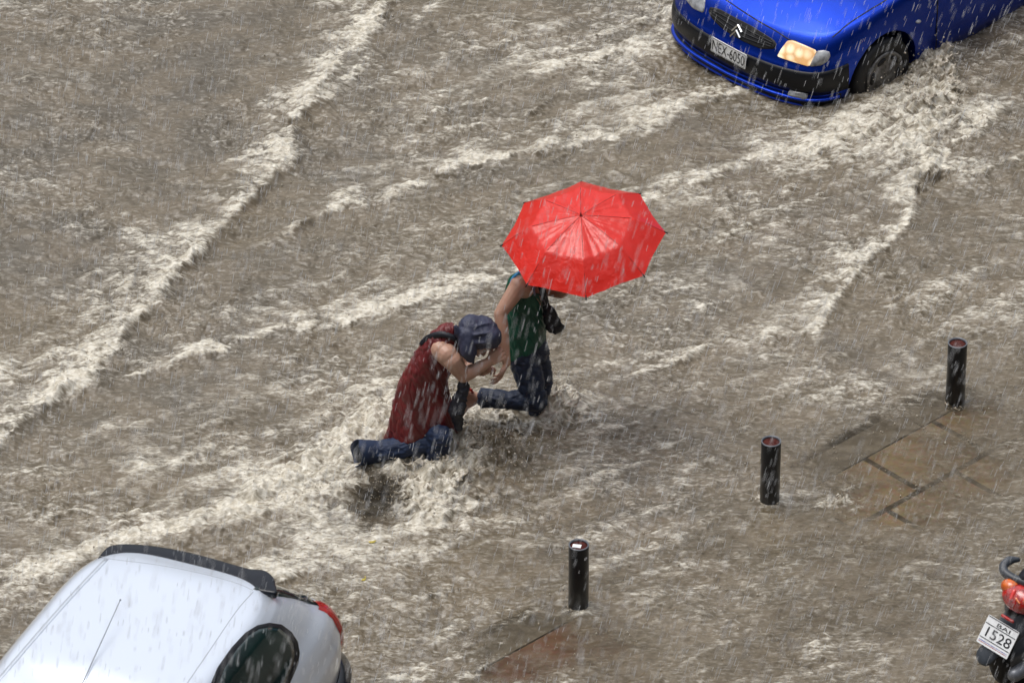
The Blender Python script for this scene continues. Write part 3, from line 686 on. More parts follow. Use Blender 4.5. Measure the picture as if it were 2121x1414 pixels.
    ae = PB(); a0 = cast(475/2.719, 1080+905/2.719, .02)[0]; a1 = cast(683/2.719, 1080+521/2.719, .10)[0]
    a0 = a0+(a0-a1)*.35; ae.tube([a0-Vector((0,0,.03)), a0, a1], [.006, .0035, .0025], 8); ae.ball(a1, .006)
    link('aerial', ae.mesh(), mat('aerial_grey', (.22, .24, .27), .4), car)
    # black spoiler behind the roof: solid wing
    top = z3([(552,196),(575,165),(615,132),(690,120),(800,124),(940,142),(1100,175),(1260,218),(1400,258),(1490,268),(1540,305),(1552,345),(1560,395),(1500,392),(1422,375),(1400,352),(1280,318),(1100,268),(900,228),(740,203),(650,192),(610,204)])
    zt_ = 1.385+GS; P = [at(u, v, zt_) for u, v in top]; C = sum(P, Vector())/len(P)
    sp = PB(); sm_ = catmull(P+[P[0]], 90)[:-1]
    def inset(k, z):  # shrink towards the wing's own midline
        r = []
        for i, p in enumerate(sm_):
            t = (sm_[(i+1) % len(sm_)]-sm_[i-1]).normalized(); nn = Vector((t.y, -t.x, 0))
            if nn.dot(C-p) < 0 and False: nn = -nn
            r.append(Vector((p.x, p.y, z))+nn*k)
        return r
    area = sum(sm_[i].x*sm_[(i+1) % len(sm_)].y-sm_[(i+1) % len(sm_)].x*sm_[i].y for i in range(len(sm_))); sgn = -1 if area > 0 else 1
    sp.grid([inset(.012*sgn, zt_-.05), inset(0, zt_-.035), inset(0, zt_-.012), inset(.006*sgn, zt_-.003), inset(.015*sgn, zt_)], True, True)
    sm2 = sp.mesh(); bmm = bmesh.new(); bmm.from_mesh(sm2); bmesh.ops.triangulate(bmm, faces=[f for f in bmm.faces if len(f.verts) > 4]); bmm.to_mesh(sm2); bmm.free()
    o_ = link('spoiler', sm2, mat('gloss_black', (.008, .010, .015), .2, coat=.12, spec=.3), car); m = o_.modifiers.new('es', 'EDGE_SPLIT'); m.split_angle = R(40)
    # rear screen edge: black glass and dark pillar between the spoiler and the lamp
    rw = link('rear_window', patch(cast, z7([(600,480),(700,500),(830,545),(1000,570),(1130,605),(1270,650),(1285,590),(1200,540),(1060,480),(900,420),(820,400),(700,400)]), .006, .02, 8, 0, False), M_glass, car)
    rear = PB()
    def ringpt(z, a, off):
        r = ring(z); return r
    zz = [.98, 1.05, 1.12, 1.19, 1.26, 1.31]; rows = []
    for z in zz:
        r = ring(z); sel = [p for p in r if p.x < np.interp(z, zt, [a[2] for a in lv])+.10]; sel.sort(key=lambda p: p.y)
        ys_ = np.linspace(-.99*max(p.y for p in sel), .99*max(p.y for p in sel), 30); xs_ = np.interp(ys_, [p.y for p in sel], [p.x for p in sel])
        rows.append([MS_ @ Vector((x-.004, y, z+.001)) for x, y in zip(xs_, ys_)])
    link('rear_screen', PB().grid(rows).mesh(), M_glass, car)
    # bumper
    rows = []
    for z, o_ in ((.24,.0),(.26,.06),(.36,.085),(.50,.09),(.60,.08),(.64,.005)):
        r = ring(z); r2 = []
        for p in r:
            if p.x < -3.35: r2.append(p)
        r2.sort(key=lambda p: p.y); 
        mx = max(abs(p.y) for p in r2)
        left = [p for p in ring(z) if p.y > 0 and p.x < -3.0]; left.sort(key=lambda p: -p.x)
        path = [Vector((p.x, p.y, p.z)) for p in left]; path = path+[Vector((p.x, -p.y, p.z)) for p in path[::-1]]
        res = catmull(path, 80); rr = []
        for i, p in enumerate(res):
            t = (res[min(i+1, 79)]-res[max(i-1, 0)]).normalized(); nn = Vector((t.y, -t.x, 0))
            if nn.dot(Vector((p.x+2, p.y, 0))) < 0: nn = -nn
            rr.append(MS_ @ (p+nn*o_))
        rows.append(rr)
    link('bumper', PB().grid(rows).mesh(), mat('bumper_black', (.012, .015, .022), .15, coat=.5), car)
    def panel(name, quad, mt): link(name, PB().add([MS_ @ Vector(p) for p in quad], [tuple(range(len(quad)))]).mesh(), mt, car, False)
    panel('windscreen', [(-1.0,.55,1.0),(-1.0,-.55,1.0),(-1.52,-.5,1.30),(-1.52,.5,1.30)], M_glass)
    # door windows, both sides
    for s in (1, -1):
        rows = []
        for z in np.linspace(.97, 1.29, 8):
            r = [p for p in ring(z) if p.y*s > 0]; r.sort(key=lambda p: p.x); f = (z-.97)/.32
            xs_ = np.linspace(-2.42, -1.35-.30*f, 12); ys_ = np.interp(xs_, [p.x for p in r], [p.y for p in r]); rows.append([MS_ @ Vector((x, y+s*.004, z)) for x, y in zip(xs_, ys_)])
        link('door_window', PB().grid(rows).mesh(), M_glass, car)
        mb = PB().capsule(MS_ @ Vector((-1.38, s*.80, .99)), .06, MS_ @ Vector((-1.40, s*.95, 1.0)), .065, sq=(1, .9)); link('mirror', mb.mesh(), M_silver, car)
        hp = PB().ball(MS_ @ Vector((-.22, s*.62, .66)), .16, .13, .09); link('headlight', hp.mesh(), M_clear, car)
    rows = []
    for z in np.linspace(1.0, 1.28, 6):                       # far rear quarter window
        r = [p for p in ring(z) if p.y < 0]; r.sort(key=lambda p: p.x); xs_ = np.linspace(-3.2+.15*abs(z-1.1), -2.5, 10); ys_ = np.interp(xs_, [p.x for p in r], [p.y for p in r]); rows.append([MS_ @ Vector((x, y-.004, z)) for x, y in zip(xs_, ys_)])
    link('rear_quarter_window', PB().grid(rows).mesh(), M_glass, car)
    tlr = PB().ball(MS_ @ Vector((-3.72, -.66, .86)), .08, .13, .17); link('tail_lamp', tlr.mesh(), M_redlens, car)
    link('underbody', PB().box((0, 0, 0), 3.0, 1.1, .4, MS_ @ Matrix.Translation((-1.9, 0, .44))).mesh(), M_gap, car, False)
    M_cap = mat('hubcap_silver', (.4, .41, .43), .35, metal=.5)
    for x in (-.72, -3.14):
        for s in (1, -1): wheel(car, MS_, x, s*.73, .285, s, 7, M_cap)
build_silver()

# ------------------------------------------------------------------ people
M_skin = mat('skin', (.42, .24, .17), .42, sss=.12, var=(.50, .30, .22), vscale=14, bump=.06, bscale=150)
M_jean1 = mat('blue_denim', (.005, .014, .045), .62, var=(.010, .027, .075), vscale=22, bump=.3, bscale=260)
M_jean2 = mat('dark_denim', (.006, .013, .036), .55, var=(.014, .027, .062), vscale=20, bump=.3, bscale=260)
M_dress = mat('wine_red_cloth', (.095, .008, .010), .42, var=(.15, .011, .012), vscale=9, bump=.25, bscale=200)
M_green = mat('green_cloth', (.003, .095, .055), .42, var=(.002, .055, .034), vscale=8, bump=.25, bscale=200)
M_scarf = mat('navy_scarf', (.026, .030, .062), .55, var=(.040, .046, .085), vscale=18, bump=.3, bscale=200)
M_bag = mat('black_cloth', (.006, .007, .013), .5, var=(.012, .013, .022), vscale=18, bump=.3, bscale=160)
M_hair = mat('dark_hair', (.02, .012, .008), .4, bump=.6, bscale=300, stretch=(1, 1, .1))
M_eye = mat('eye_white', (.7, .68, .64), .1); M_iris = mat('iris', (.04, .02, .01), .1); M_lip = mat('lips', (.35, .09, .08), .4)
M_sandal = mat('red_sandal', (.55, .012, .012), .35)
M_shoe = mat('dark_shoe', (.012, .016, .022), .45)
VIEWX = Vector((1, 0, 0))
def hand(pb, W, d, n, curl=(.5,)*4, side=1, k=1.0, thumb=.6):
    W = Vector(W); d = Vector(d).normalized(); n = Vector(n); n = (n-d*n.dot(d)).normalized(); s = d.cross(n)*side
    offs = (.034, .0115, -.0115, -.034); L_ = (.070, .078, .072, .056)
    for i in range(4):
        kn = W+(d*(.092-abs(i-1.2)*.004)+s*offs[i])*k
        pb.capsule(W+(d*.012+s*offs[i]*.62)*k, .0145*k, kn, .0125*k, 10)
        a = 0; p = kn; dd = d
        for j, (fl, fr) in enumerate(((.46, .0098), (.30, .0090), (.24, .0080))):
            a += curl[i]*(.75, 1.0, .75)[j]
            dd = d*math.cos(a)+n*math.sin(a)+s*(offs[i]*1.6); q = p+dd.normalized()*L_[i]*fl*k; pb.capsule(p, fr*k, q, fr*.93*k, 10); p = q
    pb.capsule(W+(d*.02+s*.012)*k, .018*k, W+(d*.052+s*.022+n*.006)*k, .016*k, 10)
    b = W+(d*.022+s*.026)*k; m = b+(d*.030+s*.026+n*.014*thumb)*k; e = m+(d*.030+s*.006+n*.022*thumb)*k
    pb.capsule(b, .0135*k, m, .0115*k, 10); pb.capsule(m, .0112*k, e, .0092*k, 10)
def head(pb, c, f, u):
    c = Vector(c); f = Vector(f).normalized(); u = Vector(u); u = (u-f*u.dot(f)).normalized(); r = f.cross(u); M = Matrix((r, f, u)).transposed()
    pb.ball(c+u*.035-f*.012, .073, .092, .082, M); pb.ball(c+f*.024-u*.02, .061, .062, .085, M)
    pb.ball(c+f*.056-u*.088, .026, .022, .02, M)
    for s in (1, -1):
        pb.ball(c+r*.074*s-u*.01-f*.005, .008, .02, .031, M); pb.ball(c+f*.062-u*.03+r*.030*s, .022, .022, .024, M)
        pb.capsule(c+f*.030-u*.070+r*.045*s, .016, c+f*.060-u*.090, .018); pb.capsule(c+f*.080+u*.022+r*.012*s, .009, c+f*.070+u*.022+r*.042*s, .008)
    pb.capsule(c+f*.083+u*.010, .008, c+f*.100-u*.026, .012); pb.ball(c+f*.094-u*.030, .017, .011, .009, M)
    pb.capsule(c+f*.082-u*.056-r*.014, .008, c+f*.082-u*.056+r*.014, .008)
    return c, f, u, r
def face_parts(fr, root):
    c, f, u, r = fr; M = Matrix((r, f, u)).transposed()
    for s in (1, -1):
        e = link('eye', PB().ball(c+f*.074+u*.002+r*.030*s, .013, .011, .009, M).mesh(), M_eye, root)
        q = link('iris', PB().ball(c+f*.083+u*.001+r*.030*s, .006, .004, .006, M).mesh(), M_iris, root); q.parent = e
    link('mouth', PB().capsule(c+f*.0885-u*.056-r*.019, .0045, c+f*.0885-u*.056+r*.019, .0045).mesh(), M_lip, root)
def loft(rings, seg=72, up=30, fold=0, nf=7, ph=0, dip=0):
    """rings: (left point, right point, half depth)"""
    Ls = catmull([a[0] for a in rings], up); Rs = catmull([a[1] for a in rings], up); ds = [p.x for p in catmull([Vector((a[2], 0, 0)) for a in rings], up)]
    rows = []
    for i in range(up):
        c = (Ls[i]+Rs[i])/2; h = (Rs[i]-Ls[i])/2; k = i/(up-1); r = []
        for j in range(seg):
            a = 2*math.pi*j/seg; m = 1+fold*(1-k)**1.5*(math.cos(nf*a+ph)+.4*math.cos((nf*2+1)*a+1))
            r.append(c+h*(math.cos(a)*min(m, 1.03) if abs(math.cos(a)) > .8 else math.cos(a)*m)+VIEW*(ds[i]*m*math.sin(a))-Vector((0, 0, dip*(1-k)**2*math.sin(a))))
        rows.append(r)
    return rows
def ribbon(pts, nrm, wd, th=.004, n=30):
    q = catmull(pts, n); rows = []
    for i, p in enumerate(q):
        t = (q[min(i+1, n-1)]-q[max(i-1, 0)]).normalized(); s = t.cross(nrm).normalized(); w_ = wd[0]+(wd[-1]-wd[0])*i/(n-1) if isinstance(wd, tuple) else wd; m = s.cross(t)
        rows.append([p-s*w_/2-m*th, p-s*w_/2+m*th, p+s*w_/2+m*th, p+s*w_/2-m*th])
    return PB().grid(rows, True, True).mesh()

# woman in the red dress, bent forward
Y1 = at(915, 938).y
J = lambda u, v, dy=0: aty(u, v, Y1+dy)
def woman_in_red():
    base = J(900, 938); root = empty('person', (base.x, base.y, 0), 0, 'woman in a wine red dress, jeans and navy headscarf, bent low and wading', 'person')
    pb = PB()
    pel = J(870, 812, .03); pb.ball(pel, .13, .10, .10); pb.capsule(pel, .10, J(880, 770, .03), .095); pb.capsule(J(880, 770, .03), .095, J(900, 738, .02), .10); pb.capsule(J(900, 738, .02), .10, J(925, 706, .01), .08)
    pb.capsule(J(922, 702), .08, J(955, 690), .052); pb.capsule(J(945, 692), .055, J(975, 700), .05)
    fr = head(pb, J(990, 703, -.02), (.50, -.22, -.72), (.72, .05, .50))
    # near arm reaching forward to grip the other woman's forearm
    sh = J(925, 733, -.13); el = J(960, 778, -.13); wr = J(1013, 749, -.085)
    pb.capsule(J(905, 712, -.02), .07, sh, .07); pb.capsule(J(914, 724, -.10), .070, J(936, 746, -.15), .064); pb.capsule(J(936, 746, -.15), .064, el, .044); pb.capsule(el, .045, el.lerp(wr, .3), .046); pb.capsule(el.lerp(wr, .3), .046, wr, .030)
    hand(pb, wr, J(1046, 727, -.075)-wr, Vector((.15, 1, -.25)), (1.35, 1.4, 1.45, 1.5), 1, 1.0, 1.2)
    # far arm
    fs = J(915, 700, .15); fe = J(960, 760, .20); fw = J(1000, 770, .05)
    pb.capsule(J(905, 712, .02), .07, fs, .06); pb.capsule(fs, .058, fe, .042); pb.capsule(fe, .042, fw, .028); hand(pb, fw, J(1022, 752, -.02)-fw, Vector((.3, -.8, .4)), (.9,)*4, -1)
    # legs: near knee forward and shin thrown back, far leg standing in the water
    for (h, k, a, t) in (((858, 832, -.06), (905, 905, -.10), (772, 936, -.11), (757, 935, -.12)), ((872, 828, .07), (905, 912, -.02), (808, 1026, -.20), (742, 1050, -.26))):
        h, k, a, t = J(*h), J(*k), J(*a), J(*t); pb.capsule(h, .085, k, .058); pb.capsule(k, .055, a, .036); pb.capsule(a, .036, t, .034)
    me = pb.blob(.0045, 5, .5); link('body', me, M_skin, root); face_parts(fr, root)
    # jeans
    pb = PB(); h, k = J(858, 832, -.06), J(908, 905, -.12); c1 = J(745, 938, -.12)
    pb.ball(pel-Vector((0, 0, .05)), .13, .11, .11); pb.capsule(J(868, 835, .03), .09, J(905, 895, -.04), .078); pb.capsule(J(905, 895, -.04), .07, k, .083); pb.capsule(J(895, 895, -.10), .07, J(914, 904, -.19), .076); pb.capsule(J(914, 904, -.19), .076, J(900, 958, -.14), .068); pb.capsule(J(905, 908, -.12), .078, J(840, 925, -.12), .072); pb.capsule(J(840, 925, -.12), .072, J(790, 934, -.12), .073)
    me1 = pb
    pb.capsule(J(872, 828, .07), .09, J(915, 900, -.0), .082); pb.capsule(J(908, 910, -.02), .08, J(808, 1026, -.20), .080)
    me = wrinkle(pb.blob(.007, 10), .009, (12, 12, 22), 3); link('jeans', me, M_jean1, root)
    # flared cuff as an open tube with the shoe inside
    ca = J(772, 936, -.12); cb = J(738, 938, -.16); rows = []
    axis_ = (cb-ca).normalized(); u = axis_.cross(Vector((0, 1, 0))).normalized(); w_ = axis_.cross(u)
    for f, r, in ((-.3, .072), (0, .078), (.5, .084), (1, .090), (1.0, .084), (.3, .072)):
        c = ca.lerp(cb, f); rows.append([c+u*r*math.cos(t)*1.0+w_*r*.9*math.sin(t)+axis_*(.01*math.sin(3*t)) for t in [2*math.pi*j/40 for j in range(40)]])
    link('jeans_cuff', PB().grid(rows, True).mesh(), M_jean1, root)
    link('shoe', PB().capsule(J(772, 936, -.12), .045, J(750, 936, -.135), .056, sq=(1.1, .9)).capsule(J(752, 928, -.135), .045, J(750, 945, -.135), .045).blob(.008, 5), M_shoe, root)
    link('shoe', PB().capsule(J(806, 1030, -.20), .05, J(740, 1052, -.26), .048).blob(.008, 4), M_shoe, root)
    # dress
    R_ = [(J(793, 923), J(950, 903), .20), (J(799, 905), J(950, 893), .20), (J(806, 880), J(948, 868), .195), (J(813, 848), J(943, 846), .185), (J(820, 818), J(930, 822), .175), (J(829, 788), J(925, 796), .165), (J(842, 763), J(932, 776), .165),
          (J(858, 736), J(940, 764), .16), (J(876, 708), J(950, 742), .145), (J(897, 686), J(962, 722), .12), (J(918, 672), J(968, 708), .10), (J(938, 668), J(968, 700), .075)]
    rows = loft(R_, 96, 70, .045, 6, 1.0)
    # the skirt lifts over the near knee
    out = []
    for i, r in enumerate(rows):
        k = max(0, 1-i/16); q = []
        for p in r:
            s = (p-(rows[i][0]+rows[i][48])/2); f = max(0, s.dot(VIEW)/.2); q.append(p+Vector((0, 0, .095))*k*f*min(1.2, max(0, (p.x-J(862, 900).x)*7)))
        out.append(q)
    me = PB().grid(out, True).mesh(); me = bake(me, [('SOLIDIFY', dict(thickness=.006, offset=0)), ('SUBSURF', dict(levels=1, render_levels=1))]); wrinkle(me, .015, (13, 7, 3), 13)
    dr = link('dress', me, M_dress, root); 
    mm = me.copy(); mm.transform(root_matrix(root)); cast = raycaster(mm)
    link('collar_print', patch(cast, [(940,672),(952,667),(962,672),(960,690),(950,694),(944,684)], .004, .01, 6), mat('cream_print', (.62, .50, .33), .5, var=(.10, .06, .05), vscale=70), root)
    # headscarf
    pb = PB(); c, f, u, r = fr; M = Matrix((r, f, u)).transposed()
    pb.ball(J(992, 688, -.02), .128, .115, .108, None); pb.ball(J(1012, 694, -.05), .085, .09, .075); pb.ball(J(975, 680, -.03), .085, .09, .09); pb.ball(J(1020, 702, -.06), .058, .06, .06)
    pb.capsule(J(968, 695, -.09), .062, J(969, 725, -.13), .055); pb.capsule(J(969, 722, -.13), .052, J(974, 742, -.14), .030); pb.capsule(J(960, 700, -.06), .05, J(972, 730, -.13), .05)
    pb.capsule(J(962, 686, -.08), .035, J(949, 690, -.09), .028); pb.capsule(J(948, 688, -.1), .024, J(945, 676, -.1), .016); pb.capsule(J(948, 690, -.1), .022, J(956, 704, -.1), .02); pb.capsule(J(976, 742, -.14), .02, J(981, 752, -.14), .006)
    c0 = J(992, 689, -.025)                                    # cloth gathered from the knot over the crown
    for k, (z_, y_) in enumerate(((.85, -.2), (.50, -.60), (-.05, -.88))):
        a0 = Vector((-.93, -.42, .02)).normalized(); a1 = Vector((.72, y_, z_)).normalized(); q = []
        for i in range(9):
            f_ = i/8*.92; d_ = (a0*(1-f_)+a1*f_).normalized(); q.append(c0+Vector((d_.x*.127, d_.y*.115, d_.z*.109)))
        pb.tube(q, [.018, .017, .015, .013, .011, .010, .009, .007, .005], 8)
    link('headscarf', wrinkle(pb.blob(.006, 8), .006, (17, 12, 6), 23), M_scarf, root)
    # shoulder bag, carried in front
    bg_ = empty('bag', tuple(J(950, 850, -.14)), 0, 'black cloth shoulder bag hanging in front of the woman in red', 'bag')
    pb = PB(); pb.capsule(J(962, 784, -.12), .030, J(955, 822, -.15), .046, sq=(1, .6)); pb.capsule(J(954, 822, -.15), .050, J(945, 852, -.17), .056, sq=(1, .6)); pb.capsule(J(945, 852, -.17), .052, J(950, 884, -.17), .030, sq=(1, .7))
    pb.capsule(J(968, 800, -.12), .018, J(958, 830, -.14), .025)
    link('pouch', wrinkle(pb.blob(.006, 4), .010, (12, 12, 12), 33), M_bag, bg_)
    q = [cast(u_, v_, .006)[0] for u_, v_ in ((874,715),(884,703),(900,695),(920,692),(940,700),(956,708))]
    link('strap', ribbon(q, VIEW, .038), M_bag, bg_)
woman_in_red()

# woman under the umbrella
Y2 = at(1102, 868).y
K = lambda u, v, dy=0: aty(u, v, Y2+dy)
UC = aty(1209, 495, Y2-.13); UA = Vector((-.09, -.22, .97)).normalized(); UR = .512; UH = .205
def woman_in_green():
    base = K(1098, 868); root = empty('person', (base.x, base.y, 0), 0, 'woman in a green top and dark jeans running under the red umbrella', 'person')
    pb = PB()
    pel = K(1092, 728); pb.ball(pel, .11, .09, .10); pb.capsule(pel, .10, K(1090, 685, .02), .085); pb.capsule(K(1090, 685, .02), .085, K(1092, 640, .02), .092); pb.capsule(K(1092, 640, .02), .092, K(1098, 604, .0), .10); pb.capsule(K(1078, 592, -.05), .060, K(1118, 594, .06), .055)
    pb.capsule(K(1102, 598), .075, K(1110, 572, .0), .050)
    fr = head(pb, K(1124, 556, .0), (.93, -.2, -.28), (.25, 0, .95))
    # near arm reaching back and down to the other woman
    sh = K(1076, 590, -.13); el = K(1036, 650, -.22); wr = K(1049, 752, -.35)
    pb.capsule(K(1086, 596, -.08), .068, sh, .062); pb.capsule(sh, .060, sh.lerp(el, .55), .050); pb.capsule(sh.lerp(el, .55), .050, el, .040); pb.capsule(el, .041, el.lerp(wr, .3), .042); pb.capsule(el.lerp(wr, .3), .042, wr, .027)
    hand(pb, wr, K(1034, 784, -.37)-wr, Vector((-.75, -.1, -.55)), (.30, .36, .42, .50), -1, 1.0, .6)
    # far arm holding the umbrella
    hp = UC-UA*.34; fs = K(1128, 596, .10); fe = K(1162, 606, .03)
    pb.capsule(K(1112, 600, .05), .06, fs, .055); pb.capsule(fs, .05, fe, .038); pb.capsule(fe, .038, hp+Vector((-.055, -.01, -.035)), .025)
    hw_ = hp+Vector((-.055, -.01, -.035)); hand(pb, hw_, Vector((.9, -.1, .35)), Vector((.1, -1, .1)), (1.25, 1.3, 1.35, 1.4), -1, .95, 1.4)
    h, k, a = K(1084, 742, -.04), K(1110, 829, -.12), K(988, 824, -.12)
    pb.capsule(h, .068, k, .055); pb.capsule(k, .052, K(1030, 826, -.12), .050); pb.capsule(K(1030, 826, -.12), .05, a, .033)
    pb.capsule(a, .034, K(969, 814, -.12), .030); pb.capsule(a, .034, K(964, 838, -.12), .032); pb.capsule(K(969, 814, -.12), .028, K(964, 838, -.12), .032); pb.capsule(K(964, 838, -.12), .032, K(951, 862, -.12), .022)
    h, k, a = K(1106, 730, .06), K(1124, 798, .04), K(1100, 880, .03); pb.capsule(h, .08, k, .052); pb.capsule(k, .05, a, .033); pb.capsule(a, .033, K(1092, 912, .03), .032); pb.capsule(K(1092, 912, .03), .032, K(1132, 922, .0), .026)
    link('body', pb.blob(.0045, 5, .5), M_skin, root); face_parts(fr, root)
    c, f, u, r = fr; M = Matrix((r, f, u)).transposed()
    link('hair', wrinkle(PB().ball(c+u*.045-f*.022, .084, .098, .088, M).capsule(c-f*.07+u*.02, .06, c-f*.09-u*.10, .035).blob(.006, 3), .006, (40, 40, 10), 5), M_hair, root)
    pb = PB(); pb.ball(K(1092, 716), .135, .115, .12); pb.ball(K(1091, 728), .145, .12, .10); pb.capsule(K(1084, 738, -.05), .105, K(1109, 826, -.12), .078); pb.capsule(K(1112, 830, -.12), .072, K(1050, 827, -.12), .062); pb.capsule(K(1050, 827, -.12), .062, K(1005, 824, -.12), .063)
    pb.capsule(K(1108, 728, .05), .098, K(1123, 795, .03), .070); pb.capsule(K(1122, 798, .03), .070, K(1106, 862, .02), .052)
    link('jeans', wrinkle(pb.blob(.007, 6), .009, (12, 12, 20), 8), M_jean2, root)
    ca = K(1012, 824, -.12); cb = K(995, 824, -.12); rows = []; ax_ = (cb-ca).normalized(); u_ = ax_.cross(Vector((0, 1, 0))).normalized(); w_ = ax_.cross(u_)
    for f_, r_ in ((-.3, .062), (.3, .066), (1, .069), (1, .063), (.5, .058)):
        cc = ca.lerp(cb, f_); rows.append([cc+u_*r_*math.cos(t)+w_*r_*.85*math.sin(t) for t in [2*math.pi*j/36 for j in range(36)]])
    link('jeans_cuff', PB().grid(rows, True).mesh(), M_jean2, root)
    so = ribbon([K(968, 801, -.12), K(958, 822, -.12), K(950, 842, -.12), K(942, 866, -.12)], Vector((-.9, .1, .4)), (.06, .07), .007)
    sd_ = link('sandal', so, M_sandal, root)
    s2 = link('strap', PB().tube([K(964, 806, -.16), K(974, 806, -.16), K(979, 812, -.13)], .009).mesh(), M_sandal, root); s2.parent = sd_
    R_ = [(K(1040, 740), K(1130, 700), .165), (K(1039, 728), K(1129, 690), .16), (K(1041, 705), K(1128, 672), .152), (K(1044, 680), K(1125, 652), .142), (K(1046, 655), K(1124, 634), .138), (K(1049, 632), K(1125, 620), .138), (K(1053, 612), K(1127, 606), .128)]
    rows = loft(R_, 84, 50, .035, 6, .4, .075)
    me = PB().grid(rows, True).mesh(); me = bake(me, [('SOLIDIFY', dict(thickness=.005, offset=0)), ('SUBSURF', dict(levels=1, render_levels=1))]); link('top', wrinkle(me, .012, (12, 7, 4), 17), M_green, root)
    link('top_back', ribbon([K(1054, 620, -.02), K(1056, 600, -.03), K(1062, 578, -.03), K(1078, 566, -.02)], Vector((-.5, -.6, .4)), (.085, .03), .004), M_green, root)
    M_strap = mat('sky_blue_strap', (.05, .30, .62), .5)
    link('shoulder_strap', ribbon([K(1058, 590, -.10), K(1061, 578, -.115), K(1070, 568, -.12), K(1084, 560, -.08)], Vector((-.3, -.7, .6)), .018, .003), M_strap, root)
    link('shoulder_strap', ribbon([K(1108, 612, -.13), K(1106, 598, -.13), K(1108, 586, -.09)], VIEW, .014, .003), mat('grey_strap', (.16, .17, .25), .5), root)
    # her bag
    bg_ = empty('bag', tuple(K(1146, 662, -.05)), 0, 'dark handbag swinging behind the shoulder of the woman in green', 'bag')
    pb = PB(); pb.capsule(K(1137, 644, -.06), .042, K(1150, 676, -.06), .054, sq=(1, .62)); pb.capsule(K(1133, 650, -.06), .03, K(1140, 676, -.06), .038, sq=(1, .62)); pb.capsule(K(1146, 684, -.06), .034, K(1160, 678, -.06), .03, sq=(1, .62)); pb.capsule(K(1130, 628, -.06), .022, K(1136, 645, -.06), .034)
    link('pouch', wrinkle(pb.blob(.006, 3), .010, (12, 12, 12), 43), M_bag, bg_)
    link('strap', ribbon([K(1131, 632, -.07), K(1128, 618, -.09), K(1124, 602, -.10), K(1118, 586, -.08)], VIEW, (.045, .04), .004), M_bag, bg_)
    link('buckle', PB().tube([K(1123, 634, -.12), K(1130, 631, -.12), K(1126, 621, -.12)], .004).mesh(), M_rim, bg_)
woman_in_green()

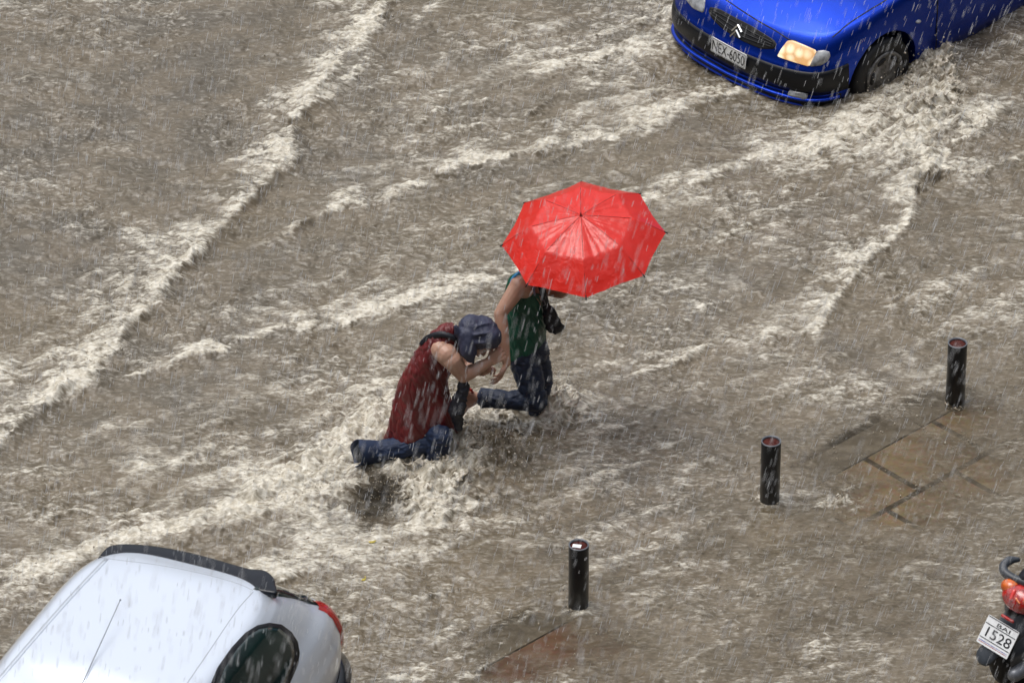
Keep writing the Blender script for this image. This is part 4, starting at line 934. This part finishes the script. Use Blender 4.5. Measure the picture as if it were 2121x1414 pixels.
def red_umbrella():
    root = empty('umbrella', tuple(UC), 0, 'open red umbrella held over the running women', 'umbrella')
    e1 = Vector((1, 0, .09)); e1 = (e1-UA*e1.dot(UA)).normalized(); e2 = UA.cross(e1)
    nseg = 8*16; rows = []; nr = 40
    def prof(q): return UH*(1-.30*(q/.62)**1.25) if q < .62 else UH*(.70-.70*((q-.62)/.38)**1.12)
    def P(q, a):
        k = (a % (2*math.pi))/(math.pi/4); f = k-math.floor(k); d = math.cos(math.pi/8)/math.cos((f-.5)*math.pi/4); m = math.sin(math.pi*f)
        ed = d*(1-.020*m*q)
        a_ = a+math.pi/2
        z = prof(q)*(1-.045*m*q*2)-.004*m*q
        p3 = (math.cos(a_)*q, math.sin(a_)*q)
        cr = .007*float(perlin(np.array([a*7.0+3]), np.array([q*1.5]), 77)[0])*(q*(1.25-q))*3
        cr += .0035*float(perlin(np.array([p3[0]*9+5]), np.array([p3[1]*9]), 78)[0])*(q > .05)
        ring = .003*math.exp(-((q-.62)/.02)**2)*(.4+.6*abs(math.cos(k*math.pi)))
        return UC+(e1*math.cos(a_)+e2*math.sin(a_))*(UR*q*ed)+UA*(z+cr*(1-abs(2*f-1)**3)+ring*.6)
    for i in range(nr+1): 
        q = .012+(1-.012)*i/nr; rows.append([P(q, 2*math.pi*j/nseg) for j in range(nseg)])
    me = PB().grid(rows[::-1], True).mesh(); me = bake(me, [('SOLIDIFY', dict(thickness=.0015, offset=0))])
    m = bpy.data.materials.new('red_umbrella_cloth'); m.use_nodes = True; t = m.node_tree; b = t.nodes['Principled BSDF']; b.inputs['Base Color'].default_value = (.84, .020, .006, 1)
    b.inputs['Roughness'].default_value = .4; b.inputs['Coat Weight'].default_value = .45; b.inputs['Coat IOR'].default_value = 1.7; b.inputs['Coat Roughness'].default_value = .2
    tl = t.nodes.new('ShaderNodeBsdfTranslucent'); tl.inputs[0].default_value = (.9, .03, .02, 1); mx = t.nodes.new('ShaderNodeMixShader'); mx.inputs[0].default_value = .28
    n = t.nodes.new('ShaderNodeTexNoise'); n.inputs['Scale'].default_value = 22; n.inputs['Detail'].default_value = 5; n.inputs['Distortion'].default_value = 1.5; bp = t.nodes.new('ShaderNodeBump'); bp.inputs['Strength'].default_value = .35; bp.inputs['Distance'].default_value = .012
    tc = t.nodes.new('ShaderNodeTexCoord'); t.links.new(tc.outputs['Object'], n.inputs[0]); t.links.new(n.outputs['Fac'], bp.inputs['Height']); t.links.new(bp.outputs[0], b.inputs['Normal']); t.links.new(bp.outputs[0], b.inputs['Coat Normal'])
    t.links.new(b.outputs[0], mx.inputs[1]); t.links.new(tl.outputs[0], mx.inputs[2]); t.links.new(mx.outputs[0], t.nodes['Material Output'].inputs[0])
    o = link('canopy', me, m, root); md = o.modifiers.new('es', 'EDGE_SPLIT'); md.split_angle = R(35)
    M_seam = mat('dark_red_seam', (.22, .006, .005), .5)
    for k in range(8):
        a = k*math.pi/4
        link('rib', PB().tube([P(q, a)-UA*.010 for q in (.02, .2, .4, .6, .8, .97)], .0022, 6).mesh(), M_rim, root)
        link('seam', PB().tube([P(q, a)+UA*.0012 for q in (.03, .2, .4, .6, .8, .99)], .0014, 6).mesh(), M_seam, o).parent = o
        link('rib_tip', PB().capsule(P(.985, a), .0045, P(1.0, a)+(P(1.0, a)-P(.97, a))*.6, .004).mesh(), M_gap, root)
    link('shaft', PB().tube([UC+UA*(UH+.0), UC-UA*.36], .006).mesh(), M_rim, root)
    link('ferrule', PB().lathe(UC+UA*(UH-.004), UA, [(0, .012), (.006, .010), (.010, .006), (.03, .004)], 16).mesh(), M_seam, root)
    link('handle', PB().capsule(UC-UA*.30, .015, UC-UA*.42, .014).mesh(), M_black, root)
red_umbrella()

# ------------------------------------------------------------------ parked scooter, lower right corner
def scooter():
    HX = math.atan2(.67, .74); C = at(2067, 1318, .40); f = Vector((math.cos(HX), math.sin(HX), 0)); l = Vector((-f.y, f.x, 0)); O = Vector((C.x, C.y, PAVEZ))+f*.22
    root = empty('scooter', tuple(O), HX, 'black scooter with orange and red tail lamp parked on the flooded pavement', 'scooter')
    M = Matrix.Translation(O) @ Matrix.Rotation(HX, 4, 'Z'); P = lambda x, y, z: M @ Vector((x, y, z))
    r3 = M.to_3x3()
    def whl(x, nm='wheel'):
        c = P(x, 0, .25); wl = link(nm, PB().lathe(c, r3 @ Vector((0, 1, 0)), [(-.045, .15), (-.06, .19), (-.05, .235), (-.02, .25), (.02, .25), (.05, .235), (.06, .19), (.045, .15)], 48).mesh(), M_rubber, root)
        rm = link('rim', PB().lathe(c, r3 @ Vector((0, 1, 0)), [(-.05, .02), (-.045, .15), (.045, .15), (.05, .02)], 32).mesh(), M_rim, root); rm.parent = wl
    whl(0); whl(1.25)
    M_grey = mat('grey_plastic', (.035, .042, .052), .4, bump=.1, var=(.05, .058, .07), vscale=12)
    ux = Vector((.67, -.74, 0)); uy = Vector((.42, .38, .82)).normalized(); uz = ux.cross(uy).normalized(); uy = uz.cross(ux).normalized()
    F = Matrix((ux, uy, uz)).transposed().to_4x4(); F.translation = C
    Q = lambda x, y, z=0: F @ Vector((x, y, z))
    pl = plate_with_text('number_plate', root, F, .250, .178, [('BAI', .06, .335, .42, .13), ('1528', .04, -.02, .78, .34)], rules=(.47, .225, -.27))
    for i, cc in enumerate(((.08, .12, .45), (.45, .05, .05))):
        b = PB(); 
        b.add([Q(-.115, -.068-.009*i, .0035), Q(.115, -.068-.009*i, .0035), Q(.115, -.063-.009*i, .0035), Q(-.115, -.063-.009*i, .0035)], [(0, 1, 2, 3)])
        s = link('stripe', b.mesh(), mat('stripe_ink', cc, .4, var=(.6, .6, .65), vscale=90), pl, False); s.parent = pl
    # mudguard behind and below the plate
    pb = PB(); pb.capsule(Q(.05, .16, -.05), .075, Q(.0, .0, -.045), .062, sq=(1.5, .5), up=uz); pb.capsule(Q(0, 0, -.045), .062, Q(-.045, -.15, -.03), .052, sq=(1.3, .45), up=uz)
    link('mudguard', pb.blob(.008, 5), M_grey, root)
    rf = PB().capsule(Q(-.015, .128, .028), .011, Q(.065, .128, .028), .011, sq=(1, 1)); link('reflector', rf.mesh(), M_redlens, root)
    # lamp cluster
    t = at(2112, 1240, .64); T = lambda x, y, z=0: t+ux*x+uy*y+uz*z
    tlp = link('tail_lamp', PB().ball(t, .13, .085, .08, Matrix((ux, uy, uz)).transposed()).blob(.007, 3), M_redlens, root)
    q = link('indicator', PB().ball(T(-.085, .035, .012), .068, .052, .055, Matrix((ux, uy, uz)).transposed()).blob(.007, 2), M_orlens, root); q['label'] = 'orange indicator lens'
    q = link('indicator', PB().ball(T(.10, .02, .02), .06, .045, .055, Matrix((ux, uy, uz)).transposed()).blob(.007, 2), M_orlens, root)
    q = link('brake_light', PB().capsule(T(-.01, .035, .072), .014, T(-.002, -.012, .078), .013).mesh(), mat('bright_red_lens', (.8, .05, .04), .15, coat=1), root)
    q = link('lamp_divider', PB().capsule(T(.028, .005, .08), .007, T(.06, -.01, .075), .007).mesh(), M_orlens, root)
    # rail, seat, bodywork
    gpts = catmull([at(2150, 1216, .72), at(2121, 1205, .72), at(2097, 1196, .72), at(2081, 1184, .73), at(2079, 1171, .74), at(2092, 1160, .75), at(2112, 1158, .75)], 24)
    link('grab_rail', PB().tube(gpts, [.027]*20+[.024, .02, .016, .012], 12).mesh(), M_grey, root)
    link('seat', PB().capsule(P(.05, 0, .72), .12, P(.62, 0, .70), .12, sq=(1.15, .6)).blob(.012, 4), M_bag, root)
    link('body', PB().capsule(P(-.02, 0, .56), .11, P(.5, 0, .55), .14).capsule(P(.5, 0, .5), .14, P(.62, 0, .3), .12).capsule(P(.6, 0, .22), .13, P(.95, 0, .22), .13, sq=(1.2, .4)).blob(.012, 6), M_black, root)
    link('front_shield', PB().capsule(P(1.0, 0, .3), .16, P(.92, 0, .85), .15, sq=(1.2, .35)).blob(.012, 5), M_black, root)
    link('handlebar', PB().tube([P(.80, .33, 1.0), P(.9, .15, .98), P(.93, 0, .95), P(.9, -.15, .98), P(.80, -.33, 1.0)], .015).mesh(), M_black, root)
    link('fork', PB().tube([P(.93, .06, .9), P(1.12, .07, .5), P(1.25, .07, .25)], .02).mesh(), M_rim, root)
    link('exhaust', PB().capsule(P(-.22, -.15, .24), .045, P(.25, -.14, .26), .045).mesh(), M_rim, root)
scooter()

# ------------------------------------------------------------------ splashes, drops, rain, leaves
M_spray = mat('spray', (.50, .455, .37), .25, var=(.32, .27, .20), vscale=30, coat=.5)
def low_ball(c, r, st=(1, 1, 1)):
    c = np.array(c); o = np.array([(1,0,0),(-1,0,0),(0,1,0),(0,-1,0),(0,0,1),(0,0,-1)], float)*r*np.array(st); return o+c
OCT = [(0,2,4),(2,1,4),(1,3,4),(3,0,4),(2,0,5),(1,2,5),(3,1,5),(0,3,5)]
def drops(name, pts, radii, label, cat, stretch=None):
    v = []; f = []
    for p, r in zip(pts, radii):
        n = len(v); q = low_ball((0, 0, 0), r, (1, 1, 1) if stretch is None else (1, 1, stretch*random.uniform(.7, 1.5)))
        v += [tuple(a+np.array(p)) for a in q]; f += [tuple(i+n for i in t) for t in OCT]
    o = link(name, mesh_from(v, f), M_spray); tag(o, label, cat, kind='stuff'); return o
def spray_blob(name, chains, label, vox=.009):
    """ligaments of thrown water: chains of (point, velocity direction, length, thickness)"""
    pb = PB()
    for c, d, ln, th in chains:
        d = Vector(d).normalized(); p = Vector(c); g = Vector((0, 0, -1)); n = 4; pr = th
        for i in range(n):
            q = p+d*(ln/n); d = (d+g*.35+Vector((random.gauss(0, .2), random.gauss(0, .2), random.gauss(0, .1)))).normalized(); r2 = th*(1-(i+1)/n*.8)*random.uniform(.7, 1.3)
            pb.capsule(p, pr, q, r2, 8); p = q; pr = r2
    o = link(name, pb.blob(vox, 2, .4), M_spray); tag(o, label, 'splash', kind='stuff'); return o
def ring_chains(u, v, rx, ry, n, h, th, out=.8, a0=0, a1=360, base=0):
    c = at(u, v); r = []
    for _ in range(n):
        a = R(random.uniform(a0, a1)); k = random.uniform(.5, 1.0); x = c.x+rx*k*math.cos(a); y = c.y+ry*k*math.sin(a)
        r.append(((x, y, wz(x, y)-.01+base), (math.cos(a)*out+random.gauss(0, .3), math.sin(a)*out+random.gauss(0, .3), 1), random.uniform(.4, 1)*h, random.uniform(.5, 1.2)*th))
    return r
spray_blob('splash', ring_chains(1120, 868, .26, .2, 130, .13, .010, 1.1), 'splash kicked up round the leg of the woman in green')
spray_blob('splash', ring_chains(900, 950, .30, .22, 130, .12, .010, .9)+ring_chains(890, 1010, .24, .16, 90, .12, .009, .8), 'muddy splash round the knees of the woman in red')
spray_blob('splash', ring_chains(1930, 190, .20, .32, 260, .10, .008, .9)+ring_chains(1942, 135, .07, .14, 110, .17, .008, .5), 'tall splash thrown up by the front wheel of the blue car')
for (u, v, lb) in ((1196, 1258, 'small splash round the foot of the nearest bollard'), (1592, 1040, 'small splash round the foot of the middle bollard'), (1977, 833, 'small splash round the foot of the farthest right bollard')):
    spray_blob('splash', ring_chains(u, v, .085, .085, 36, .06, .006, .9), lb, .006)
def scatter(regs, n, h):
    pts = []; rad = []
    for _ in range(n):
        u, v, su, sv = random.choice(regs); p = at(random.gauss(u, su), random.gauss(v, sv)); pts.append((p.x, p.y, max(wz(p.x, p.y), 0)+abs(random.gauss(0, h)))); rad.append(min(.009, .0022+random.expovariate(1/.0018)))
    return pts, rad
drops('spray_drops', *scatter([(1060,960,70,55),(1130,830,35,30),(1000,900,60,40),(1150,820,30,25),(960,1000,80,50)], 1500, .09), 'fine drops flying off the wading women', 'drops')
drops('spray_drops', *scatter([(860,1020,90,45),(650,1010,120,35),(780,870,70,35)], 900, .05), 'fine drops over the foaming wake left of the women', 'drops')
drops('spray_drops', *scatter([(1930,160,60,70),(2000,260,50,60),(1860,250,60,40)], 1100, .10), 'fine drops beside the front wheel of the blue car', 'drops')
# impact crowns of the rain, all over the water
n = 5200; pts = []; rad = []
for _ in range(n):
    u = random.uniform(-60, 2180); v = random.uniform(-60, 1480); p = at(u, v); pts.append((p.x, p.y, wz(p.x, p.y)+.002)); rad.append(.0018+random.expovariate(1/.0016))
drops('rain_splashes', pts, [min(r, .008) for r in rad], 'tiny crowns where the rain hits the water', 'drops', 1.6)
# falling rain: slender drops all through the air above the street
M_rain = bpy.data.materials.new('rain'); M_rain.use_nodes = True; t = M_rain.node_tree; b = t.nodes['Principled BSDF']; b.inputs['Base Color'].default_value = (.94, .96, .98, 1); b.inputs['Roughness'].default_value = .25
tr = t.nodes.new('ShaderNodeBsdfTransparent'); mx = t.nodes.new('ShaderNodeMixShader'); mx.inputs[0].default_value = .58
tl_ = t.nodes.new('ShaderNodeBsdfTranslucent'); tl_.inputs[0].default_value = (.95, .97, 1, 1); m2 = t.nodes.new('ShaderNodeMixShader'); m2.inputs[0].default_value = .55; t.links.new(b.outputs[0], m2.inputs[1]); t.links.new(tl_.outputs[0], m2.inputs[2])
t.links.new(tr.outputs[0], mx.inputs[1]); t.links.new(m2.outputs[0], mx.inputs[2]); t.links.new(mx.outputs[0], t.nodes['Material Output'].inputs[0])
v = []; f = []
for _ in range(13500):
    s = random.uniform(0, 1)**1.3*19; u_ = random.uniform(-150, 2270); v_ = random.uniform(-150, 1560); g = at(u_, v_, 0); p = g+(CAM-g).normalized()*s
    if p.z < .05: p.z = .05+random.random()*.2
    lean = .14+.17*(u_/2121)+random.gauss(0, .03); d = Vector((-lean, -.05, -1)).normalized(); ln = random.choice((.035, .045, .055, .07, .095))*random.uniform(.7, 1.1); r = random.choice((.0006, .0007, .0008, .0009, .0011, .0015))
    a = Vector((1, 0, -lean)).normalized(); c = d.cross(a); n = len(v); m1 = p+d*ln*.25; m2 = p+d*ln*.8
    for q in (m1, m2):
        for e in (a, c, -a, -c): v.append(q+e*r)
    v += [p, p+d*ln]
    for j in range(4):
        k = (j+1) % 4; f += [(n+j, n+k, n+4+k, n+4+j), (n+8, n+k, n+j), (n+9, n+4+j, n+4+k)]
tag(link('rain', mesh_from(v, f), M_rain), 'heavy rain falling over the whole street', 'rain', kind='stuff')
M_leaf = mat('yellow_leaf', (.55, .42, .06), .5, var=(.40, .36, .05), vscale=30)
for (u, v_, a, lb) in ((772, 1131, 20, 'yellow leaf on the churned water above the silver car'), (754, 1207, 70, 'yellow leaf drifting just right of the silver car roof')):
    p = wpt(u, v_); q = []
    for i in range(14):
        t = 2*math.pi*i/14; x = .026*math.cos(t); y = .011*math.sin(t)*(1-.35*math.cos(t)); ca, sa = math.cos(R(a)), math.sin(R(a)); q.append((p.x+x*ca-y*sa, p.y+x*sa+y*ca, p.z+.006+.004*math.cos(2*t)))
    pb = PB().grid([[Vector(k)-Vector((0, 0, .0012)) for k in q], [Vector(k) for k in q]], True, True)
    tag(link('leaf', pb.mesh(), M_leaf), lb, 'leaf', 'leaves floating on the flood')
